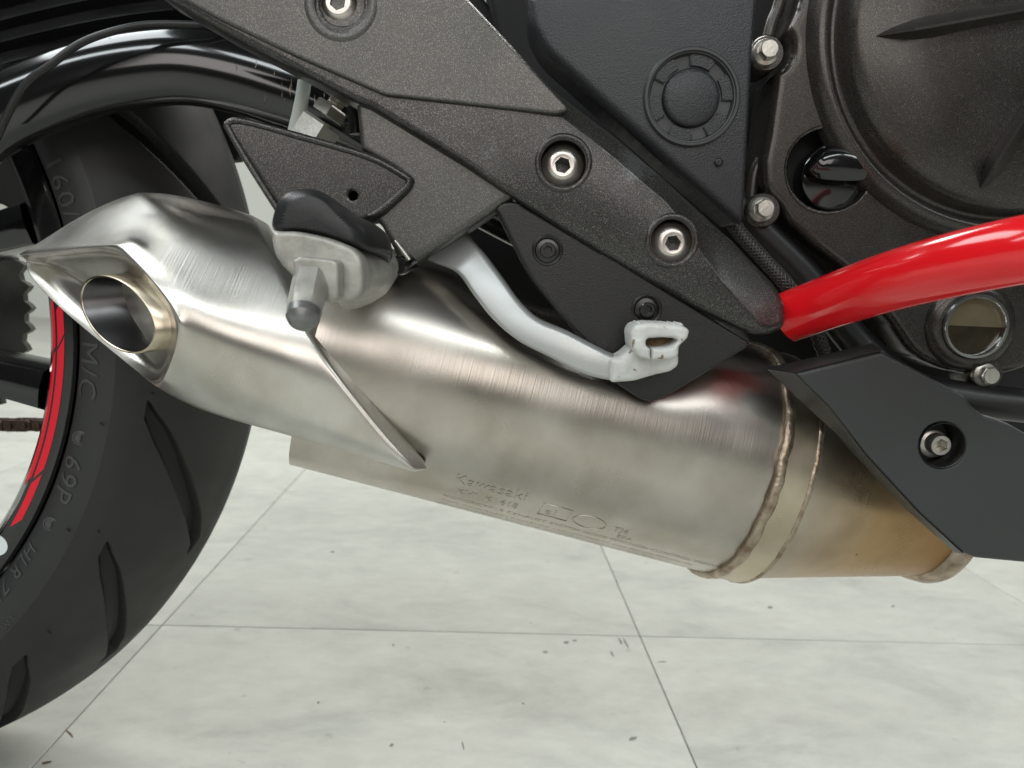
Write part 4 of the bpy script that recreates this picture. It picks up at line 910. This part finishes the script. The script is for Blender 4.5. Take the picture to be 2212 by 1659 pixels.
# ---- frame cover with round plug -----------------------------------------
YF = 0.352
fc = plate('frame_cover', rnd([(1136, -30, 0), (1141, 40, 20), (1172, 105, 30), (1300, 225, 0), (1450, 362, 0), (1592, 482, 10), (1608, 482, 10), (1613, 430, 0), (1618, 300, 0), (1627, 120, 0), (1642, -30, 0)], 8), YF, 0.02, 'black_grain', bike, 0.004, 4, 'black grained plastic frame cover with a round plug', lambda a, b, c, d: 0.0055 if (a + c) / 2 < 1595 else 0.0022,
           holes=((1494, 210, 98 / PXM(YF), 0.006),), crown=lambda x, y: 0.003 * ((x - 1500) / 250) ** 2 + 0.002 * ((y - 200) / 250) ** 2)
pc = P(1494, 210, YF); u = 1 / PXM(YF)
lathe('plug_ring', [(100 * u, -0.006), (100 * u, 0.0004), (97 * u, 0.0012), (92 * u, 0.0012), (90 * u, 0.0003), (88 * u, 0.0002), (84 * u, -0.0022), (60 * u, -0.0024)], pc, OUT, 'cover_plastic', fc, 72, 'raised ring of the round plug', 30)
lathe('plug_disc', [(60 * u, -0.0045), (59 * u, -0.0008), (56 * u, 0.0004), (48 * u, 0.0008), (30 * u, 0.0015), (0, 0.0019)], pc, OUT, 'black_grain', fc, 64, 'slightly domed disc in the middle of the plug', 50)
for k in range(6):
    a0 = R(-2 + 60 * k); bm = bmesh.new(); fr_ = []; n = 8
    for rr2 in (64 * u, 86 * u):
        for i in range(n + 1):
            a = a0 + R(38) * i / n; fr_.append((rr2 * math.cos(a), rr2 * math.sin(a)))
    outl = fr_[:n + 1] + fr_[n + 1:][::-1]
    f1 = [bm.verts.new(pc + V((x, 0.0008, z))) for x, z in outl]; b1 = [bm.verts.new(pc + V((x, 0.004, z))) for x, z in outl]
    bm.faces.new(f1); bm.faces.new(b1[::-1]); m_ = len(outl)
    for i in range(m_): bm.faces.new((f1[i], b1[i], b1[(i + 1) % m_], f1[(i + 1) % m_]))
    bmesh.ops.bevel(bm, geom=[e for e in bm.edges if all(v in f1 for v in e.verts)], offset=0.0004, segments=2, affect='EDGES')
    t_ = link('plug_tab', from_bm(bm), 'black_grain', fc); flat_by_angle(t_, 40)
lathe('dimple', [(0.0001, 0.0001), (0.0011, 0.0003), (0.0016, 0.0001), (0.0019, -0.0003)], P(1553, 350, YF - 0.0002), OUT, 'satin_black', fc, 20)

# ---- engine --------------------------------------------------------------
YE = 0.388
blk = plate('engine_block', [(1040, -80), (2330, -80), (2330, 1010), (2150, 960), (1960, 900), (1780, 840), (1640, 770), (1560, 640), (1380, 470), (1200, 330), (1090, 150)], 0.445, 0.05, 'dull_black', bike, 0.004, label='dark engine block behind the covers')
case = plate('crankcase_cover', rnd([(1740, -40, 0), (1722, 25, 6), (1705, 62, 8), (1715, 92, 8), (1713, 120, 10), (1700, 142, 10), (1678, 158, 6), (1672, 200, 0), (1660, 290, 0), (1648, 350, 10), (1650, 400, 10), (1668, 428, 10), (1688, 448, 12), (1704, 478, 12), (1760, 530, 0), (1822, 578, 20), (1880, 640, 0), (1930, 700, 10), (1975, 770, 30), (2040, 800, 20), (2105, 812, 20), (2180, 808, 20), (2300, 770, 0), (2300, -40, 0)], 8), YE, 0.03, 'engine_paint', blk if False else bike, 0.004, 4, 'dark bronze-grey cast clutch side cover of the engine',
             holes=((1790, 366, 90 / PXM(YE), 0.02),))
ec = P(2200, 62, YE); ue = 1 / PXM(YE)
lathe('clutch_dome', [(440 * ue, -0.004), (432 * ue, 0.0006), (416 * ue, 0.0045), (402 * ue, 0.0058), (394 * ue, 0.0048), (388 * ue, 0.0015), (382 * ue, 0.0010), (374 * ue, 0.0020), (366 * ue, 0.0075), (354 * ue, 0.0108), (336 * ue, 0.0124), (220 * ue, 0.0145), (100 * ue, 0.0158), (0, 0.016)], ec, OUT, 'engine_paint', case, 144, 'large round domed clutch cover with a rim groove', 60)
# spear shaped ribs on the dome
def spear(a, b, w, Yt, hh, label=None):
    secs_ = []
    for i in range(13):
        f = i / 12; x = a[0] + (b[0] - a[0]) * f; y = a[1] + (b[1] - a[1]) * f; ww = w * min(1, (f * 3.2) ** 0.7) * (1 - 0.25 * f) + 0.4
        dx, dy = (b[0] - a[0]), (b[1] - a[1]); L_ = math.hypot(dx, dy); nx, ny = -dy / L_, dx / L_; hz = hh * min(1, f * 4) + 0.0004
        secs_.append([P(x + nx * ww, y + ny * ww, Yt + 0.004), P(x + nx * ww * 0.75, y + ny * ww * 0.75, Yt - hz * 0.3), P(x + nx * ww * 0.1, y + ny * ww * 0.1, Yt - hz), P(x - nx * ww * 0.1, y - ny * ww * 0.1, Yt - hz), P(x - nx * ww * 0.75, y - ny * ww * 0.75, Yt - hz * 0.3), P(x - nx * ww, y - ny * ww, Yt + 0.004)])
    return loft('rib', secs_, 'engine_paint', case, label=label, sharp=30)
spear((1884, 80), (2260, 12), 34, YE - 0.0115, 0.011, 'spear shaped rib across the top of the clutch cover')
spear((2116, 410), (2240, 215), 32, YE - 0.0115, 0.011, 'spear shaped rib low on the clutch cover')
# oil filler cap in its well
oc = P(1800, 384, YE + 0.006)
lathe('well', [(92 * ue, 0.0005), (89 * ue, -0.002), (86 * ue, -0.016), (0, -0.0165)], P(1790, 366, YE), OUT, 'dull_black', case, 56, 'deep round well of the oil filler', 40)
ocap = lathe('oil_filler_cap', [(70 * ue, -0.012), (72 * ue, 0.0), (70 * ue, 0.002), (64 * ue, 0.003), (0, 0.0032)], oc, OUT, 'gloss_black', case, 56, 'glossy black oil filler cap with a raised grip bar', 40)
secs_ = []
for i in range(11):
    f = i / 10 * 2 - 1; hw = 0.0098 * math.sqrt(max(0.03, 1 - f * f * 0.97)); x = f * 68 * ue
    secs_.append([oc + V((x, dy, dz + 0.0055 - 0.003 * f * f)) for dz, dy in ((-hw, -0.003), (-hw * 0.8, -0.0085), (-hw * 0.4, -0.0105), (hw * 0.4, -0.0108), (hw * 0.8, -0.0085), (hw, -0.003))])
loft('grip_bar', secs_, 'gloss_black', case, sharp=40)
# oil sight glass
sc = P(2094, 704, YE); 
sg = lathe('sight_glass_boss', [(100 * ue, -0.006), (96 * ue, 0.001), (88 * ue, 0.0035), (76 * ue, 0.0045), (70 * ue, 0.0045), (68 * ue, 0.002), (60 * ue, 0.001)], sc, OUT, 'engine_paint', case, 64, 'cast boss around the oil sight glass', 40)
lathe('sight_glass_ring', [(69 * ue, 0.001), (68.5 * ue, 0.0062), (67 * ue, 0.0068), (62 * ue, 0.0068), (60 * ue, 0.0060), (59 * ue, 0.002)], sc, OUT, 'chrome', case, 64, 'bright metal ring of the oil sight glass', 40)
bm = bmesh.new(); rs = 61 * ue; ups, lows = [], []
for k in range(41):
    a = PI * k / 40; ups.append(sc + V((rs * math.cos(a), -0.0032, rs * math.sin(a)))); lows.append(sc + V((rs * math.cos(-a), -0.0033, rs * math.sin(-a) )))
def half_disc(pts, m, nm, lab):
    bm = bmesh.new(); f1 = [bm.verts.new(p) for p in pts]; b1 = [bm.verts.new(p + V((0, 0.003, 0))) for p in pts]; bm.faces.new(f1); bm.faces.new(b1[::-1])
    for i in range(len(pts)): bm.faces.new((f1[i], b1[i], b1[(i + 1) % len(pts)], f1[(i + 1) % len(pts)]))
    return link(nm, from_bm(bm), m, case, lab, smooth=False)
half_disc(ups, 'oil_pale', 'sight_glass', 'clear upper half of the sight glass'); half_disc(lows[::-1], 'oil_dark', 'oil_level', 'dark oil filling the lower half of the sight glass')
bm.free()
# flanged hexagon bolts
def hex_bolt(x, y, Y, rf, rh, lab, tilt=V((0.0, 0, 0)), parent=None, spin=0.3, hgt=0.006):
    ax_ = (OUT + tilt).normalized(); c = P(x, y, Y); Mx = frame(c, ax_); bm = lathe_bm([(rf * 1.0, -0.003), (rf, 0.0004), (rf * 0.96, 0.0010), (rh * 1.0, 0.0018), (0, 0.0018)], 36, None, Mx)
    prism_bm(bm, 6, rh, 0.001, hgt, Mx @ Matrix.Rotation(spin, 4, 'Z'), 0.0006)
    rr = rh * 0.84; lathe_bm([(rr, hgt - 0.0002), (rr * 0.97, hgt + 0.0006), (0, hgt + 0.0007)], 24, bm, Mx)
    o = link('flange_bolt', from_bm(bm), 'zinc', parent or case, lab); flat_by_angle(o, 25); return o
hex_bolt(1654, 113, YE - 0.004, 0.0062, 0.0046, 'zinc hex bolt high on the engine cover edge')
hex_bolt(1646, 452, YE - 0.004, 0.0060, 0.0046, 'zinc hex bolt low on the engine cover edge', spin=0.6)
hex_bolt(2126, 809, YE - 0.002, 0.0060, 0.0046, 'zinc hex bolt below the sight glass', spin=0.1)
for (x, y, r_) in ((1655, 116, 36), (1648, 454, 36), (2130, 806, 36)):
    lathe('bolt_lug', [(r_ * ue, -0.02), (r_ * ue, 0.0), (r_ * 0.92 * ue, 0.0012), (0, 0.0012)], P(x, y, YE), OUT, 'engine_paint', case, 32)
for pts_ in ([(1690, -20), (1680, 20), (1668, 50), (1660, 80)], [(1642, 345), (1628, 380), (1622, 430)]):
    px_tube('gasket_edge', pts_, 14, YE + 0.012, 'engine_paint', case, 12)
# braided hose behind the bracket tip
hp = catmull([P(x, y, Y) for x, y, Y in ((1560, 450, .375), (1600, 505, .37), (1650, 560, .366), (1700, 615, .362), (1745, 680, .37), (1780, 760, .385))], 12)
hose = link('braided_hose', from_bm(tube_bm(hp, 0.0030, 16)), 'satin_black', bike, 'black braided hose behind the bracket tip')
bm = bmesh.new()
for sgn in (1, -1):
    for st in range(8):
        q = []
        for i in range(0, len(hp)):
            a = sgn * i * 0.55 + st * PI / 4; t = (hp[min(i + 1, len(hp) - 1)] - hp[max(i - 1, 0)]).normalized(); x, y, _ = basis(t); q.append(hp[i] + (x * math.cos(a) + y * math.sin(a)) * 0.0031)
        tube_bm(q, 0.00055, 5, bm)
br = link('braid', from_bm(bm), 'braid', hose); br['kind'] = 'stuff'
px_tube('engine_hose', [(1560, 420, .40), (1640, 500, .40), (1740, 600, .40), (1850, 740, .40), (1960, 830, .395), (2080, 860, .39), (2250, 880, .385)], 36, 0.40, 'satin_black', bike, 20, 'thick black hose running under the engine cover')

# ---- red crash bar -------------------------------------------------------
bar = tube('crash_bar', [P(1690, 690, .352), P(1712, 681, .349), P(1784, 655, .334), P(1909, 612, .303), P(2034, 578, .281), P(2159, 550, .266), P(2260, 530, .258), P(2400, 500, .255)], lambda q: 0.01155 * min(1.0, 0.72 + q * 9), 'red_paint', bike, 40, 10, 'glossy red tubular crash bar')

# ---- lower side cover ----------------------------------------------------
YL = 0.322
lc_px = [(1714, 806), (1800, 785), (1904, 759), (1960, 788), (2018, 819), (2088, 858), (2104, 880), (2125, 896), (2150, 903), (2180, 915), (2260, 960), (2400, 1050), (2400, 1245), (2250, 1220), (2110, 1207), (2082, 1196), (1985, 1108), (1872, 985), (1790, 880)]
lc = plate('lower_cover', rnd([(p[0], p[1], 6) for p in lc_px], 6), YL, 0.02, 'cover_plastic', bike, 0.0018, 3, 'matt dark grey plastic lower side cover with a recessed bolt', holes=((2036, 962, 50 / PXM(YL), 0.014),))
def facet(name, pts, m='cover_plastic'):
    bm = bmesh.new(); f = [bm.verts.new(P(*p)) for p in pts]; b = [bm.verts.new(P(*p) + V((0.002, 0.004, 0))) for p in pts]; n = len(pts); bm.faces.new(f); bm.faces.new(b[::-1])
    for i in range(n): bm.faces.new((f[i], b[i], b[(i + 1) % n], f[(i + 1) % n]))
    bmesh.ops.triangulate(bm, faces=[x for x in bm.faces if len(x.verts) > 4]); return link(name, from_bm(bm), m, lc, smooth=False)
facet('top_facet', [(1716, 805, YL + .0004), (1656, 796, YL + .020), (1886, 742, YL + .022), (1906, 758, YL + .0004)])
facet('rear_facet', [(1716, 806, YL + .0004), (1794, 882, YL + .0004), (1872, 986, YL + .0004), (1985, 1109, YL + .0004), (2080, 1196, YL + .0006), (2062, 1194, YL + .011), (1955, 1090, YL + .012), (1841, 968, YL + .014), (1762, 896, YL + .016), (1656, 797, YL + .020)])
lathe('bolt_well', [(52 * 1 / PXM(YL), -0.0002), (51 / PXM(YL), 0.0006), (49 / PXM(YL), 0.0003), (47 / PXM(YL), -0.013), (0, -0.0132)], P(2036, 962, YL), OUT, 'satin_black', lc, 48, 'black round recess of the cover bolt')
lathe('bolt_sleeve', [(0.0062, -0.004), (0.0062, 0.0015), (0.0055, 0.002), (0, 0.002)], P(2012, 957, YL + 0.012), OUT, 'zinc', lc, 36, 'steel sleeve around the cover bolt')
cb_ = socket_bolt_mesh([(0, -0.008), (0.0046, -0.008), (0.0046, 0.0035), (0.0042, 0.0042), (0, 0.0042)], 0.0030, 0.0062, 0.0042, 'zinc')
put('cover_bolt', cb_, P(2022, 958, YL + 0.009), OUT, lc, 'socket cap bolt in the lower cover', 0.4)
